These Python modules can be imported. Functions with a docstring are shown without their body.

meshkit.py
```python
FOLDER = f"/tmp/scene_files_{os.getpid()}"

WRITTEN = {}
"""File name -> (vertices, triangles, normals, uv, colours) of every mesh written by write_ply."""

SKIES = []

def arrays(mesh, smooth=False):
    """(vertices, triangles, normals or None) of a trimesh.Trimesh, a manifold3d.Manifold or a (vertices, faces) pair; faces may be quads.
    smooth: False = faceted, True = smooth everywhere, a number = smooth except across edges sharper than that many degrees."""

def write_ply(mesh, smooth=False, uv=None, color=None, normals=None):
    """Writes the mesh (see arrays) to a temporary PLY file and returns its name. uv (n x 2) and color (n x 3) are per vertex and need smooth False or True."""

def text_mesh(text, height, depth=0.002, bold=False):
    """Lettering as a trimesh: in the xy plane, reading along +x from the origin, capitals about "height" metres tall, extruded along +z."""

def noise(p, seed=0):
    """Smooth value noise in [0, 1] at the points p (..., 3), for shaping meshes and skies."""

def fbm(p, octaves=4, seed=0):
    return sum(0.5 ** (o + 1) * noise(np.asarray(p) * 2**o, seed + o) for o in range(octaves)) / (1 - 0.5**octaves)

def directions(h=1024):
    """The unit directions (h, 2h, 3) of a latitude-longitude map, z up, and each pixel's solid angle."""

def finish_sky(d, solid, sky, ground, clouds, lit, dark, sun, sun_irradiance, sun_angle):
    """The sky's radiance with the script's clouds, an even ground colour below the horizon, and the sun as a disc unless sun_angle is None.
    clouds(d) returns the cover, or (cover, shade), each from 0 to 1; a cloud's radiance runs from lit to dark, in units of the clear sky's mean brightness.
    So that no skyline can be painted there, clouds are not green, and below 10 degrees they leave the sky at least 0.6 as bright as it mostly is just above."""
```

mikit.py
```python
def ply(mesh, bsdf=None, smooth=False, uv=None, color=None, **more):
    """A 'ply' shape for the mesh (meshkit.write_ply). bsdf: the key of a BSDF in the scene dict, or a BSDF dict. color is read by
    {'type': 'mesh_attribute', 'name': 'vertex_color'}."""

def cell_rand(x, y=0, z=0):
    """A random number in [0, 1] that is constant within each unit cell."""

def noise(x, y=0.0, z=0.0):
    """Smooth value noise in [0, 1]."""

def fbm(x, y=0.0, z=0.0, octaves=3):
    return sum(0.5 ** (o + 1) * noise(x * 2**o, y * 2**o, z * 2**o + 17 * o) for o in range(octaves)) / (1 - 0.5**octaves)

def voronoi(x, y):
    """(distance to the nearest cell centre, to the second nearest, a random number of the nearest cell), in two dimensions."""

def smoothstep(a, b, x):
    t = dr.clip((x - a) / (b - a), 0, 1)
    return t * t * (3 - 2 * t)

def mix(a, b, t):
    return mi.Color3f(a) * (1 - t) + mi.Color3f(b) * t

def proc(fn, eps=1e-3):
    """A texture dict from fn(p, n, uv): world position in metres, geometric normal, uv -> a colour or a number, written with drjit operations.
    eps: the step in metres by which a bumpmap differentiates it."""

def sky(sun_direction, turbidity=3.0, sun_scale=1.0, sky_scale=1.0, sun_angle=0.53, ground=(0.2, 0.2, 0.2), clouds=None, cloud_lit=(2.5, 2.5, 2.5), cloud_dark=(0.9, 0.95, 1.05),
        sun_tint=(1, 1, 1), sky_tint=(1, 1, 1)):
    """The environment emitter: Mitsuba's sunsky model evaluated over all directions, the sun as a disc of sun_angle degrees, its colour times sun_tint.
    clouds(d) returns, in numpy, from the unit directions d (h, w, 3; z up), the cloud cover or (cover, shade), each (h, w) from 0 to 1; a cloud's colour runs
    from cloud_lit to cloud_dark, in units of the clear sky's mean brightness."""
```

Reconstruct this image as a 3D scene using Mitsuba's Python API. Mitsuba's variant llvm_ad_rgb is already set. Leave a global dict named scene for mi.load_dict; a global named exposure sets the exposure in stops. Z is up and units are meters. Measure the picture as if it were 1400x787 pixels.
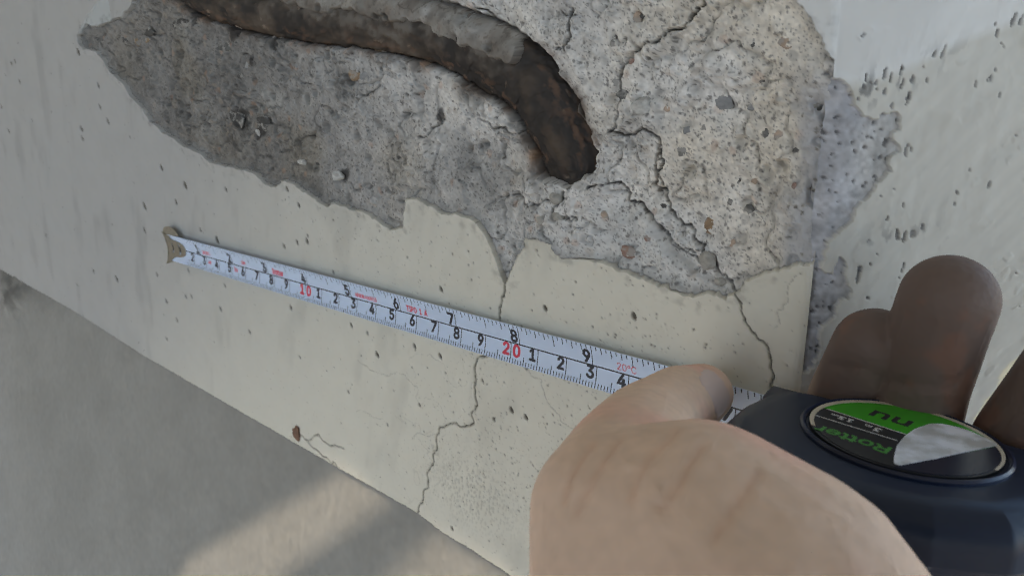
import math
import numpy as np, trimesh, manifold3d, shapely, mitsuba as mi, mikit, meshkit
from shapely.geometry import LineString, Polygon, Point
from scipy.ndimage import distance_transform_edt, map_coordinates
from scipy.spatial import cKDTree
from mikit import proc, noise, fbm, smoothstep, mix

T = mi.ScalarTransform4f
scene, labels = {}, {}

# ------------------------------------------------------------------ camera, sky, exposure
# Survey frame, in centimetres: x along the tape, v down the face, h out of the face.  World: (x, -h, 140 - v) / 100.
def Wd(p):
    p = np.asarray(p, float)
    return np.stack([p[..., 0], -p[..., 2], 140.0 - p[..., 1]], -1) / 100.0

CAM = Wd([32.737, -8.500, 15.730])
FWD = np.array([-0.59561952, 0.73709685, -0.31925792])
UP = np.array([-0.17555364, 0.26839211, 0.94717823])
scene['camera'] = {'type': 'thinlens', 'fov': 69.98, 'fov_axis': 'x', 'to_world': T().look_at(origin=CAM.tolist(), target=(CAM + FWD).tolist(), up=UP.tolist()),
                   'aperture_radius': 0.0004, 'focus_distance': 0.195, 'near_clip': 0.01, 'far_clip': 500.0}
SUN = np.array([-0.80, -0.25, 0.60]); SUN = SUN / np.linalg.norm(SUN)
scene['sky_light'] = mikit.sky(SUN.tolist(), turbidity=4, sun_scale=0.22, sky_scale=1.0, sky_tint=(1.14, 1.0, 0.88), sun_tint=(0.96, 1.0, 1.08), ground=(0.24, 0.22, 0.19))
exposure = 3.75

rng = np.random.default_rng(7)

SPALL = [[-6.0,-9.4],[-5.43,-9.58],[-4.35,-9.73],[-2.48,-9.82],[-1.36,-9.98],[-0.22,-10.34],[0.53,-10.92],[3.56,-12.37],[20.23,-11.05],[26.93,-10.17],[27.29,-9.39],[27.44,-9.08],[27.71,-8.82],[27.93,-8.47],[28.18,-8.05],[28.38,-7.7],[28.53,-7.53],[28.9,-7.6],[28.9,-3.75],[28.03,-3.67],[27.74,-3.55],[27.41,-3.39],[27.1,-3.22],[26.82,-3.06],[26.73,-2.83],[26.61,-2.71],[26.36,-2.54],[25.96,-2.63],[25.57,-2.46],[25.14,-2.49],[24.62,-2.57],[24.24,-2.66],[23.9,-2.7],[23.33,-2.82],[22.56,-2.92],[22.14,-2.89],[21.73,-2.83],[21.52,-3.13],[21.0,-3.31],[20.46,-3.23],[20.23,-2.74],[19.97,-2.31],[19.79,-1.94],[19.65,-1.73],[19.49,-1.89],[19.37,-2.3],[19.24,-2.59],[19.11,-2.84],[18.93,-3.11],[18.58,-3.49],[18.26,-3.56],[17.85,-3.6],[17.05,-3.6],[16.44,-3.81],[15.95,-3.88],[15.62,-3.82],[15.51,-3.5],[15.46,-3.03],[15.16,-2.8],[14.8,-2.7],[14.56,-2.82],[14.46,-2.83],[14.12,-3.01],[13.76,-3.12],[13.21,-3.19],[12.64,-3.28],[12.13,-3.27],[11.86,-3.32],[11.63,-3.16],[11.46,-3.15],[10.91,-3.33],[10.43,-3.52],[9.94,-3.66],[9.57,-3.82],[9.26,-3.84],[8.94,-3.84],[8.81,-3.69],[8.6,-3.59],[8.31,-3.53],[8.04,-3.59],[7.51,-3.8],[7.01,-3.99],[6.12,-4.06],[5.22,-4.05],[4.53,-4.12],[4.1,-4.17],[3.41,-4.52],[2.64,-4.65],[1.91,-4.8],[1.07,-5.06],[0.3,-5.4],[-0.44,-5.69],[-0.79,-6.15],[-1.75,-6.64],[-2.31,-7.3],[-2.9,-7.58],[-3.47,-7.93],[-3.86,-8.39],[-4.64,-8.66],[-5.61,-8.74],[-6.0,-9.07]]
LIP = [[-5.8,-9.46],[-4.9,-10.01],[-3.74,-10.52],[-2.64,-11.0],[-1.15,-11.26],[0.53,-10.92],[-0.32,-10.4],[-1.28,-10.01],[-2.46,-9.85],[-4.26,-9.76]]
EDGE = [[-60,3.2],[-26.34,5.58],[-14.62,6.23],[-5.77,7.11],[1.38,7.51],[7.17,7.87],[10.63,8.07],[14.88,8.3],[16.19,8.61],[17.45,8.71],[19.45,8.96],[21.3,9.16],[29.5,9.7]]
CRACKS = [[0.055,[[19.65,-1.73],[19.58,-1.4],[19.48,-1.03],[19.37,-0.65],[19.17,-0.01],[18.84,0.69],[18.42,1.02],[18.25,1.34],[18.25,1.86],[18.18,2.41],[18.12,2.96],[18.02,3.51],[17.51,3.78],[17.11,3.77],[16.46,4.13],[16.23,4.66],[16.24,5.02],[15.91,5.85],[15.6,6.36],[15.63,6.91],[15.34,7.18],[15.03,7.94],[14.83,8.35]]],[0.038,[[26.61,-2.71],[26.79,-2.51],[26.85,-2.21],[26.97,-2.0],[27.17,-1.84],[27.38,-1.68],[27.55,-1.41],[27.6,-1.1],[27.63,-0.54]]],[0.018,[[27.98,-3.4],[27.83,-3.08],[27.83,-2.72],[27.64,-2.41],[27.59,-2.04]]],[0.022,[[20.17,0.82],[20.49,1.07],[21.0,1.49],[21.42,2.02],[22.13,2.31],[22.81,2.47]]],[0.05,[[7.92,7.3],[8.95,6.92],[9.42,7.04],[10.25,6.96],[10.86,6.92]]],[0.055,[[8.31,7.38],[8.77,7.65],[9.28,7.82],[9.79,7.96],[10.21,8.01]]],[0.022,[[12.35,2.65],[12.79,2.74],[13.61,2.88],[14.22,2.72],[15.01,2.7],[15.5,2.88]]],[0.022,[[11.88,4.91],[12.78,4.85],[13.45,4.76]]],[0.025,[[14.94,5.13],[15.32,4.74],[15.83,4.74],[16.14,4.49]]],[0.05,[[18.58,1.0],[18.71,0.89],[18.83,0.84]]]]
KRACKS = [[0.06,[[25.36,-9.37],[25.37,-9.2],[25.2,-9.0],[24.96,-8.76],[24.79,-8.64],[24.32,-8.49],[23.72,-8.24],[23.41,-8.0],[23.25,-7.7],[23.2,-7.32],[23.26,-7.04],[23.23,-6.71],[23.11,-6.39],[22.9,-6.23]]],[0.07,[[21.9,-9.2],[21.84,-9.0],[21.79,-8.83],[21.85,-8.57],[21.7,-8.38],[21.31,-8.27]]],[0.065,[[22.9,-6.23],[23.49,-6.18],[23.99,-6.34],[24.27,-6.18],[24.31,-6.01],[24.18,-5.31],[24.45,-4.8],[24.63,-4.4],[25.22,-4.13],[25.69,-3.72],[25.68,-3.25],[26.08,-3.08],[26.44,-2.9],[26.61,-2.71]]],[0.07,[[22.42,-4.84],[23.17,-5.0],[23.49,-4.79],[23.85,-4.51],[24.21,-4.15],[24.75,-3.66],[25.37,-3.4],[25.68,-3.25]]],[0.06,[[21.77,-4.66],[21.6,-4.39],[21.46,-4.01],[21.77,-3.96],[22.24,-3.96]]],[0.06,[[24.27,-5.99],[24.19,-5.62],[24.16,-5.36],[24.4,-5.1],[24.37,-4.83]]],[0.06,[[15.51,-9.87],[17.55,-9.42],[18.15,-9.26],[19.05,-9.13],[19.53,-8.91],[19.84,-8.61]]],[0.05,[[15.99,-5.74],[16.5,-6.03],[17.05,-6.33]]],[0.05,[[13.41,-6.96],[13.96,-7.06],[14.34,-7.29]]],[0.05,[[18.45,-6.39],[19.12,-6.11],[19.78,-6.04],[20.42,-6.17]]],[0.04,[[19.7,-4.29],[20.48,-4.16],[21.12,-4.33],[21.6,-4.39]]],[0.05,[[24.68,-3.65],[25.08,-3.48],[25.46,-3.49]]]]
BAR = [[-2.18,-13.96,0.85],[1.48,-11.94,0.85],[4.55,-10.54,0.84],[7.83,-9.88,0.86],[11.06,-9.49,0.87],[13.99,-9.26,0.88],[15.74,-9.02,0.88],[16.95,-8.78,0.9],[17.96,-8.47,0.93],[18.82,-8.1,0.97],[19.88,-7.68,1.0],[20.45,-7.28,1.02],[20.98,-6.61,0.98],[21.35,-5.94,0.92],[21.59,-5.33,0.9],[21.59,-4.76,0.85],[21.53,-4.04,0.8]]
DEPR = [[24.02,-4.37],[24.87,-3.77],[25.27,-3.42],[25.69,-3.12],[26.38,-2.69],[25.59,-2.91],[24.89,-3.21],[24.37,-3.7]]
PITS = [[-6.3,-8.65,0.105],[-15.06,-8.17,0.07],[-14.46,-8.28,0.07],[-16.35,-7.55,0.035],[-14.52,-7.21,0.07],[-4.84,-7.11,0.07],[-5.14,-6.13,0.07],[-4.6,-5.46,0.081],[-7.74,-4.97,0.088],[-7.9,-4.49,0.081],[-2.64,-4.84,0.035],[-18.03,-4.38,0.077],[-14.05,-5.13,0.053],[-18.25,-5.77,0.07],[-0.16,-3.6,0.088],[1.66,-2.98,0.105],[-2.51,-1.6,0.105],[0.61,-2.11,0.07],[-3.0,-0.35,0.077],[4.95,-3.1,0.053],[9.24,-3.54,0.077],[9.84,-2.99,0.077],[2.33,-1.05,0.053],[3.61,-0.77,0.105],[10.07,-1.65,0.088],[9.45,-1.51,0.07],[8.56,-1.23,0.077],[10.15,-1.86,0.046],[-2.61,1.86,0.063],[0.63,1.09,0.056],[-2.14,3.15,0.07],[-0.11,2.53,0.056],[0.46,2.42,0.053],[2.94,2.53,0.07],[-1.44,4.01,0.07],[3.66,1.29,0.046],[5.1,3.14,0.053],[8.44,1.34,0.088],[12.18,1.27,0.07],[13.06,1.39,0.053],[13.47,2.13,0.095],[15.48,1.32,0.07],[16.69,1.38,0.081],[11.44,-0.65,0.063],[16.93,-1.02,0.07],[8.59,3.48,0.053],[-16.08,1.69,0.07],[-10.22,2.96,0.07],[-7.37,2.93,0.112],[-2.14,3.15,0.07],[-1.44,4.01,0.07],[-2.94,5.37,0.053],[-13.0,4.29,0.049],[23.95,-1.58,0.084],[21.08,-1.22,0.07],[20.25,2.56,0.077],[19.68,2.48,0.088],[16.7,8.22,0.07],[15.51,3.56,0.049],[11.56,4.18,0.049],[13.67,4.94,0.046],[18.93,3.06,0.053],[20.33,0.85,0.046],[18.53,1.78,0.046]]
FLAKE = [[-0.3,-7.53],[0.28,-7.44],[0.42,-7.03],[0.62,-6.86],[0.95,-6.72],[1.21,-6.84],[1.36,-6.88],[1.49,-6.78],[1.51,-6.53],[1.34,-6.45],[1.43,-6.28],[1.56,-6.18],[1.56,-6.05],[1.39,-5.99],[1.37,-5.77],[1.45,-5.67],[1.23,-5.51],[0.97,-5.13],[0.71,-4.78],[0.43,-4.4],[0.23,-4.23],[0.12,-3.63],[0.25,-3.49],[0.39,-3.43],[0.42,-3.61],[0.53,-3.85],[0.66,-3.71],[0.66,-3.41],[0.81,-3.15],[0.83,-2.84],[0.61,-2.85],[0.56,-2.67],[0.51,-2.41],[0.3,-2.23],[0.32,-1.77],[0.22,-1.25],[0.09,-1.08],[-0.3,-1.2]]
FOLD = [[0.28,-7.44],[1.13,-7.61],[1.87,-7.89],[2.31,-8.1],[2.9,-8.31],[3.95,-8.62]]
CHIPS = [[1.56,-7.75,0.06,0.234],[1.63,-7.55,0.06,0.156],[1.81,-7.67,0.04,0.156],[1.6,-7.17,0.06,0.338],[2.22,-8.05,0.04,0.208],[2.01,-7.99,0.06,0.13],[3.65,-8.56,0.08,0.364],[3.83,-8.59,0.06,0.26],[3.37,-8.36,0.06,0.156],[3.23,-8.41,0.04,0.208],[3.47,-7.61,0.08,0.468],[3.57,-7.51,0.04,0.156],[3.67,-7.14,0.06,0.182],[3.34,-7.44,0.04,0.13],[3.07,-7.34,0.04,0.156],[2.65,-6.68,0.03,0.104],[3.82,-6.57,0.03,0.156],[2.18,-6.14,0.04,0.13],[3.3,-5.72,0.04,0.156],[3.8,-5.27,0.04,0.13],[3.06,-4.99,0.04,0.182],[2.94,-4.95,0.03,0.13],[3.8,-4.82,0.04,0.13],[1.72,-6.04,0.06,0.234],[1.83,-6.1,0.03,0.13],[0.59,-7.47,0.03,0.182],[0.71,-7.49,0.03,0.182],[0.96,-7.6,0.06,0.13],[1.14,-7.55,0.06,0.156],[0.83,-7.5,0.04,0.156],[1.06,-7.31,0.04,0.182],[1.33,-7.66,0.04,0.156],[1.43,-7.47,0.04,0.13],[2.07,-7.47,0.04,0.104],[1.97,-7.49,0.04,0.104],[0.5,-7.16,0.04,0.104],[0.33,-7.24,0.06,0.104],[1.25,-7.0,0.04,0.104],[1.08,-6.84,0.06,0.104],[1.99,-3.3,0.06,0.13],[2.16,-4.26,0.06,0.234],[1.96,-4.24,0.08,0.208],[2.39,-4.41,0.1,0.156],[1.82,-4.17,0.04,0.156],[2.2,-3.68,0.04,0.13],[2.05,-3.52,0.06,0.13],[1.33,-3.74,0.08,0.182],[1.49,-3.81,0.06,0.13],[1.23,-3.63,0.04,0.104],[0.75,-4.61,0.04,0.052],[1.84,-4.93,0.03,0.13],[1.48,-4.63,0.03,0.104],[1.28,-2.84,0.04,0.078],[1.0,-3.42,0.06,0.234],[1.77,-4.25,0.06,0.13],[4.26,-0.09,0.04,0.234]]
RIM = [[4.53,0.52],[4.72,0.05],[5.0,-0.47],[5.28,-0.96],[5.49,-1.26],[6.01,-2.29]]
STONES = [[27.25,-8.3,0.151,0.159,"o"],[23.31,-7.14,0.206,0.157,"d"],[23.01,-7.46,0.146,0.104,"g"],[23.51,-7.94,0.1,0.084,"r"],[-0.83,-9.07,0.987,0.268,"b"],[-2.36,-9.17,0.765,0.244,"k"],[-4.04,-8.99,0.517,0.19,"k"],[2.65,-9.57,0.744,0.219,"k"],[1.14,-9.71,0.727,0.141,"g"],[0.15,-9.4,0.632,0.231,"k"],[25.71,-4.15,0.129,0.249,"b"],[23.71,-3.27,0.236,0.176,"r"],[24.14,-3.66,0.103,0.114,"r"],[25.81,-3.34,0.241,0.255,"c"],[27.94,-6.99,0.118,0.104,"k"],[26.72,-6.08,0.066,0.128,"k"],[27.63,-6.08,0.092,0.078,"k"],[26.18,-4.75,0.07,0.103,"k"],[26.35,-5.28,0.069,0.1,"k"],[26.52,-8.29,0.08,0.074,"d"],[13.23,-7.61,0.328,0.206,"b"],[13.66,-7.57,0.286,0.204,"s"],[26.71,-5.34,0.084,0.115,"o"],[26.33,-3.86,0.106,0.106,"o"],[24.93,-5.88,0.17,0.189,"g"],[25.29,-8.43,0.14,0.078,"g"],[23.9,-8.96,0.115,0.064,"k"],[23.63,-8.92,0.175,0.162,"o"],[23.02,-8.54,0.143,0.084,"k"],[23.04,-8.37,0.082,0.084,"d"],[23.86,-6.92,0.318,0.241,"w"],[27.18,-6.39,0.095,0.109,"o"],[26.89,-6.41,0.081,0.11,"d"],[25.49,-6.47,0.09,0.099,"k"],[25.77,-7.01,0.313,0.209,"s"],[26.49,-6.99,0.132,0.125,"s"],[-3.13,-7.25,0.51,0.195,"w"],[6.45,-9.4,0.44,0.229,"o"],[8.94,-8.9,0.529,0.122,"o"],[12.53,-8.73,0.261,0.112,"o"],[5.71,-8.59,0.663,0.212,"d"],[1.43,-8.32,0.426,0.174,"k"],[6.43,-7.54,0.25,0.134,"k"],[6.92,-7.89,0.39,0.21,"s"],[12.04,-4.24,0.323,0.208,"w"],[11.23,-5.61,0.206,0.127,"k"],[10.79,-4.58,0.171,0.106,"k"],[10.02,-4.55,0.265,0.108,"w"],[18.9,-7.64,0.161,0.098,"c"],[22.93,-4.16,0.155,0.117,"o"],[26.66,-4.63,0.119,0.169,"d"],[25.05,-6.37,0.13,0.101,"s"],[27.84,-7.25,0.059,0.059,"d"],[26.72,-7.51,0.064,0.076,"k"],[27.64,-5.3,0.062,0.08,"r"],[24.45,-6.85,0.115,0.085,"o"],[21.14,-3.85,0.2,0.145,"c"],[21.63,-4.01,0.169,0.163,"c"],[21.54,-4.48,0.193,0.181,"c"],[22.36,-5.24,0.113,0.172,"c"],[26.16,-2.87,0.146,0.11,"c"],[24.44,-4.47,0.1,0.092,"k"],[7.69,-5.82,0.435,0.302,"k"],[5.89,-5.94,0.625,0.426,"k"],[7.12,-5.46,0.298,0.224,"w"],[14.26,-8.34,0.309,0.131,"b"]]
SOOT = [[6.22,-5.97,0.6],[7.45,-5.55,0.45],[6.2,-9.13,0.5],[3.85,-10.01,0.6],[12.31,-4.34,0.3],[2.25,-9.53,0.25],[7.38,-8.07,0.3],[8.92,-8.68,0.3],[16.84,-6.43,0.3],[19.83,-7.12,0.3]]
PATCHES = [[[10.47,8.39,0.37],[7.21,10.71,-0.56],[0.86,15.46,-2.45],[-1.9,20.03,-4.19],[6.61,16.38,-2.64],[9.35,13.24,-1.42],[14.54,8.49,0.44]],[[15.88,8.97,0.3],[14.1,11.07,-0.51],[13.31,11.97,-0.86],[16.67,12.07,-0.81],[22.42,9.61,0.24],[21.34,9.22,0.35],[18.79,9.12,0.32]]]
CREASES = [[[27.79,-3.02,7.9],[27.8,-3.0,8.0],[27.8,-2.97,8.08],[27.8,-2.94,8.16],[27.8,-2.9,8.23],[27.79,-2.87,8.29],[27.79,-2.84,8.34],[27.78,-2.8,8.38],[27.78,-2.76,8.43],[27.78,-2.72,8.48],[27.8,-2.68,8.53],[27.81,-2.63,8.58],[27.82,-2.58,8.62],[27.83,-2.53,8.67]],[[28.17,-3.17,7.8],[28.19,-3.15,7.92],[28.19,-3.13,8.01],[28.19,-3.1,8.09],[28.19,-3.06,8.17],[28.19,-3.03,8.25],[28.19,-2.98,8.32],[28.17,-2.93,8.38],[28.16,-2.88,8.44],[28.16,-2.83,8.5],[28.15,-2.75,8.58],[28.13,-2.66,8.65],[28.11,-2.58,8.71],[28.1,-2.49,8.78]],[[28.9,-3.45,7.53],[28.91,-3.44,7.69],[28.91,-3.42,7.82],[28.9,-3.39,7.92],[28.89,-3.37,7.98],[28.87,-3.34,8.03],[28.85,-3.29,8.14],[28.83,-3.24,8.26],[28.8,-3.17,8.34],[28.8,-3.11,8.41],[28.8,-3.06,8.49],[28.82,-3.01,8.55],[28.83,-2.96,8.61],[28.84,-2.9,8.67]],[[29.37,-3.48,7.76],[29.38,-3.46,7.86],[29.38,-3.44,7.95],[29.38,-3.41,8.03],[29.38,-3.38,8.11],[29.38,-3.34,8.2],[29.39,-3.3,8.28],[29.38,-3.26,8.35],[29.37,-3.22,8.42],[29.36,-3.18,8.48],[29.34,-3.13,8.54],[29.33,-3.09,8.58],[29.3,-3.05,8.62],[29.28,-3.0,8.67]],[[30.13,-3.34,7.76],[30.13,-3.33,7.84],[30.13,-3.32,7.92],[30.12,-3.31,8.0],[30.12,-3.29,8.07],[30.11,-3.27,8.13],[30.11,-3.25,8.19],[30.1,-3.23,8.25],[30.1,-3.21,8.31],[30.09,-3.18,8.38],[30.08,-3.14,8.5],[30.06,-3.09,8.6],[30.04,-3.03,8.69],[30.03,-2.98,8.78]],[[30.07,-1.98,0.92],[30.15,-1.96,0.87],[30.25,-1.96,0.9],[30.35,-1.98,0.96],[30.45,-1.99,0.99],[30.56,-2.01,1.02],[30.68,-2.04,1.04],[30.8,-2.06,1.04],[30.91,-2.08,1.03],[31.02,-2.1,1.0],[31.13,-2.13,0.97],[31.23,-2.16,0.92],[31.34,-2.19,0.85],[31.44,-2.2,0.76]],[[30.14,-1.85,0.86],[30.26,-1.87,0.91],[30.37,-1.89,0.97],[30.48,-1.91,1.0],[30.59,-1.91,1.03],[30.71,-1.93,1.04],[30.82,-1.96,1.03],[30.93,-1.98,1.02],[31.04,-1.99,0.99],[31.13,-2.0,0.95],[31.2,-2.01,0.92],[31.26,-2.03,0.88],[31.33,-2.04,0.84],[31.39,-2.04,0.78]],[[29.15,-1.93,0.77],[29.21,-1.94,0.81],[29.27,-1.96,0.85],[29.33,-1.97,0.88],[29.39,-1.98,0.91],[29.44,-1.99,0.93],[29.5,-1.99,0.94],[29.56,-2.01,0.96],[29.62,-2.02,0.97],[29.69,-2.04,0.98],[29.75,-2.05,0.99],[29.81,-2.06,0.98],[29.87,-2.07,0.98],[29.93,-2.08,0.97]]]
TIPRED = [26.1,-0.9,1.3]
NAIL = [[27.23,-1.48,2.45],[0.283,0.706,-0.65],[0.587,0.408,0.699],0.42,0.36]
FLECK = [[7.43,6.88],[7.91,7.62]]
THUMB = [[26.51,-0.61,1.12,0.7],[26.54,-0.88,2.33,0.84],[26.9,-1.35,4.55,0.96],[27.73,-1.75,6.69,1.2],[28.01,-1.81,7.66,1.25]]
THENAR = [[28.01,-1.81,7.66,1.25],[29.3,-1.93,7.51,1.58],[29.02,-0.68,8.29,1.7],[30.32,-1.11,7.72,2.15]]

# ------------------------------------------------------------------ helpers
def add(key, mesh, bsdf, label=None, category=None, group=None, kind=None, smooth=False, **kw):
    scene[key] = mikit.ply(mesh, bsdf, smooth=smooth, **kw)
    d = {k: v for k, v in (('label', label), ('category', category), ('group', group), ('kind', kind)) if v}
    if d:
        labels[key] = d

def number(base):
    if base not in scene:
        return base
    k = 1
    while f'{base}_{k:03d}' in scene:
        k += 1
    return f'{base}_{k:03d}'

def N2(x, v, f, seed=0, oct=3):
    """Fractal noise in [-1, 1] at the survey points, f features per centimetre."""
    p = np.stack([x * f + 100, v * f + 100, np.full_like(x, 3.7 + seed)], -1)
    return meshkit.fbm(p, oct, seed) * 2 - 1

def sstep(a, b, x):
    t = np.clip((x - a) / (b - a), 0, 1)
    return t * t * (3 - 2 * t)

def lerp(a, b, t):
    return np.asarray(a) * (1 - t[..., None]) + np.asarray(b) * t[..., None]

def worley(x, v, f, seed):
    """(distance to nearest jittered cell centre in cm, cell random number)."""
    X, V = x * f, v * f
    best, idr = np.full(x.shape, 9.0), np.zeros(x.shape)
    cx, cv = np.floor(X).astype(np.int64), np.floor(V).astype(np.int64)
    def h(a, b, s):
        n = (a * 374761393 + b * 668265263 + (s + seed * 17) * 974634777) & 0xFFFFFFFF
        n = ((n ^ (n >> 13)) * 1274126177) & 0xFFFFFFFF
        return ((n ^ (n >> 16)) & 0xFFFFFF) / 16777215.0
    for a in (-1, 0, 1):
        for b in (-1, 0, 1):
            gx, gv = cx + a, cv + b
            d = np.hypot(gx + h(gx, gv, 1) - X, gv + h(gx, gv, 2) - V)
            m = d < best
            best = np.where(m, d, best)
            idr = np.where(m, h(gx, gv, 3), idr)
    return best / f, idr

class Field:
    """Distance to a polygon's outline (positive inside) or to a line, sampled on a fine raster and looked up anywhere."""
    def __init__(self, geom, box, step):
        self.x0, self.v0, self.step = box[0], box[1], step
        xs, vs = np.arange(box[0], box[2], step), np.arange(box[1], box[3], step)
        X, V = np.meshgrid(xs, vs, indexing='ij')
        inside = shapely.contains_xy(geom, X.ravel(), V.ravel()).reshape(X.shape)
        self.d = (distance_transform_edt(inside) - distance_transform_edt(~inside)) * step
    def __call__(self, x, v):
        return map_coordinates(self.d, [(x - self.x0) / self.step, (v - self.v0) / self.step], order=1, mode='nearest')

def jag(pts, amp, n, seed):
    """Breaks a traced line into small irregular steps."""
    r = np.random.default_rng(seed)
    p = np.asarray(pts, float)
    for k in range(n):
        q = [p[0]]
        for a, b in zip(p[:-1], p[1:]):
            d = b - a
            L = np.hypot(*d)
            m = (a + b) / 2
            if L > 0.06:
                q.append(m + np.array([-d[1], d[0]]) * r.normal(0, amp))
            q.append(b)
        p = np.array(q)
    return p

def crack_field(cracks, box, step, seed, amp=0.16):
    gs = []
    for i, (w, pts) in enumerate(cracks):
        p = jag(pts, amp, 4, seed + i)
        r = np.random.default_rng(seed + 50 + i)
        for a, b in zip(p[:-1], p[1:]):
            gs.append(LineString([a, b]).buffer(w * r.uniform(0.16, 0.42), quad_segs=2))
    return Field(shapely.union_all(gs), box, step)

def sheet(xs, vs, hfun_cells, P3, color, keep, key, bsdf, **kw):
    """Grid cells flagged in keep become the mesh (P3 and color are per grid vertex)."""
    nx, nv = len(xs), len(vs)
    idx = np.arange(nx * nv).reshape(nx, nv)
    a, b, c, d = idx[:-1, :-1], idx[1:, :-1], idx[1:, 1:], idx[:-1, 1:]
    a, b, c, d = a[keep], b[keep], c[keep], d[keep]
    F = np.vstack([np.stack([a, d, c], 1), np.stack([a, c, b], 1)])
    used, inv = np.unique(F, return_inverse=True)
    add(key, (P3.reshape(-1, 3)[used], inv.reshape(-1, 3)), bsdf, smooth=True, color=color.reshape(-1, 3)[used], **kw)

def cells(mask):
    return mask[:-1, :-1] | mask[1:, :-1] | mask[1:, 1:] | mask[:-1, 1:]

def box(lo, hi):
    """Axis-aligned box from survey corners (x, v, h) in cm."""
    a, b = Wd(lo), Wd(hi)
    lo, hi = np.minimum(a, b), np.maximum(a, b)
    return trimesh.creation.box(bounds=[lo, hi])

def mat(key, **kw):
    scene[key] = {'type': 'twosided', 'bsdf': {'type': 'principled', **kw}}

def rgb(*c):
    return {'type': 'rgb', 'value': list(c)}

VC = {'type': 'mesh_attribute', 'name': 'vertex_color'}

# ------------------------------------------------------------------ materials
mat('mineral', base_color=VC, roughness=0.92, specular=0.15)
mat('painted', base_color=VC, roughness=0.7, specular=0.3)
mat('plain_render', base_color=proc(lambda p, n, uv: mix((0.50, 0.47, 0.385), (0.58, 0.55, 0.455), fbm(p.x * 30, p.y * 30, p.z * 30, 3))), roughness=0.9, specular=0.2)
mat('paving', base_color=proc(lambda p, n, uv: mix((0.36, 0.33, 0.28), (0.46, 0.42, 0.36), fbm(p.x * 2, p.y * 2, 0.0, 4))), roughness=0.9)
mat('blocker_paint', base_color=rgb(0.36, 0.31, 0.25), roughness=0.6)

# ------------------------------------------------------------------ setting
g = trimesh.creation.box(bounds=[[-120, -120, -0.2], [120, 120, 0.0]])
add('ground', g, 'paving', kind='structure')

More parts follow.
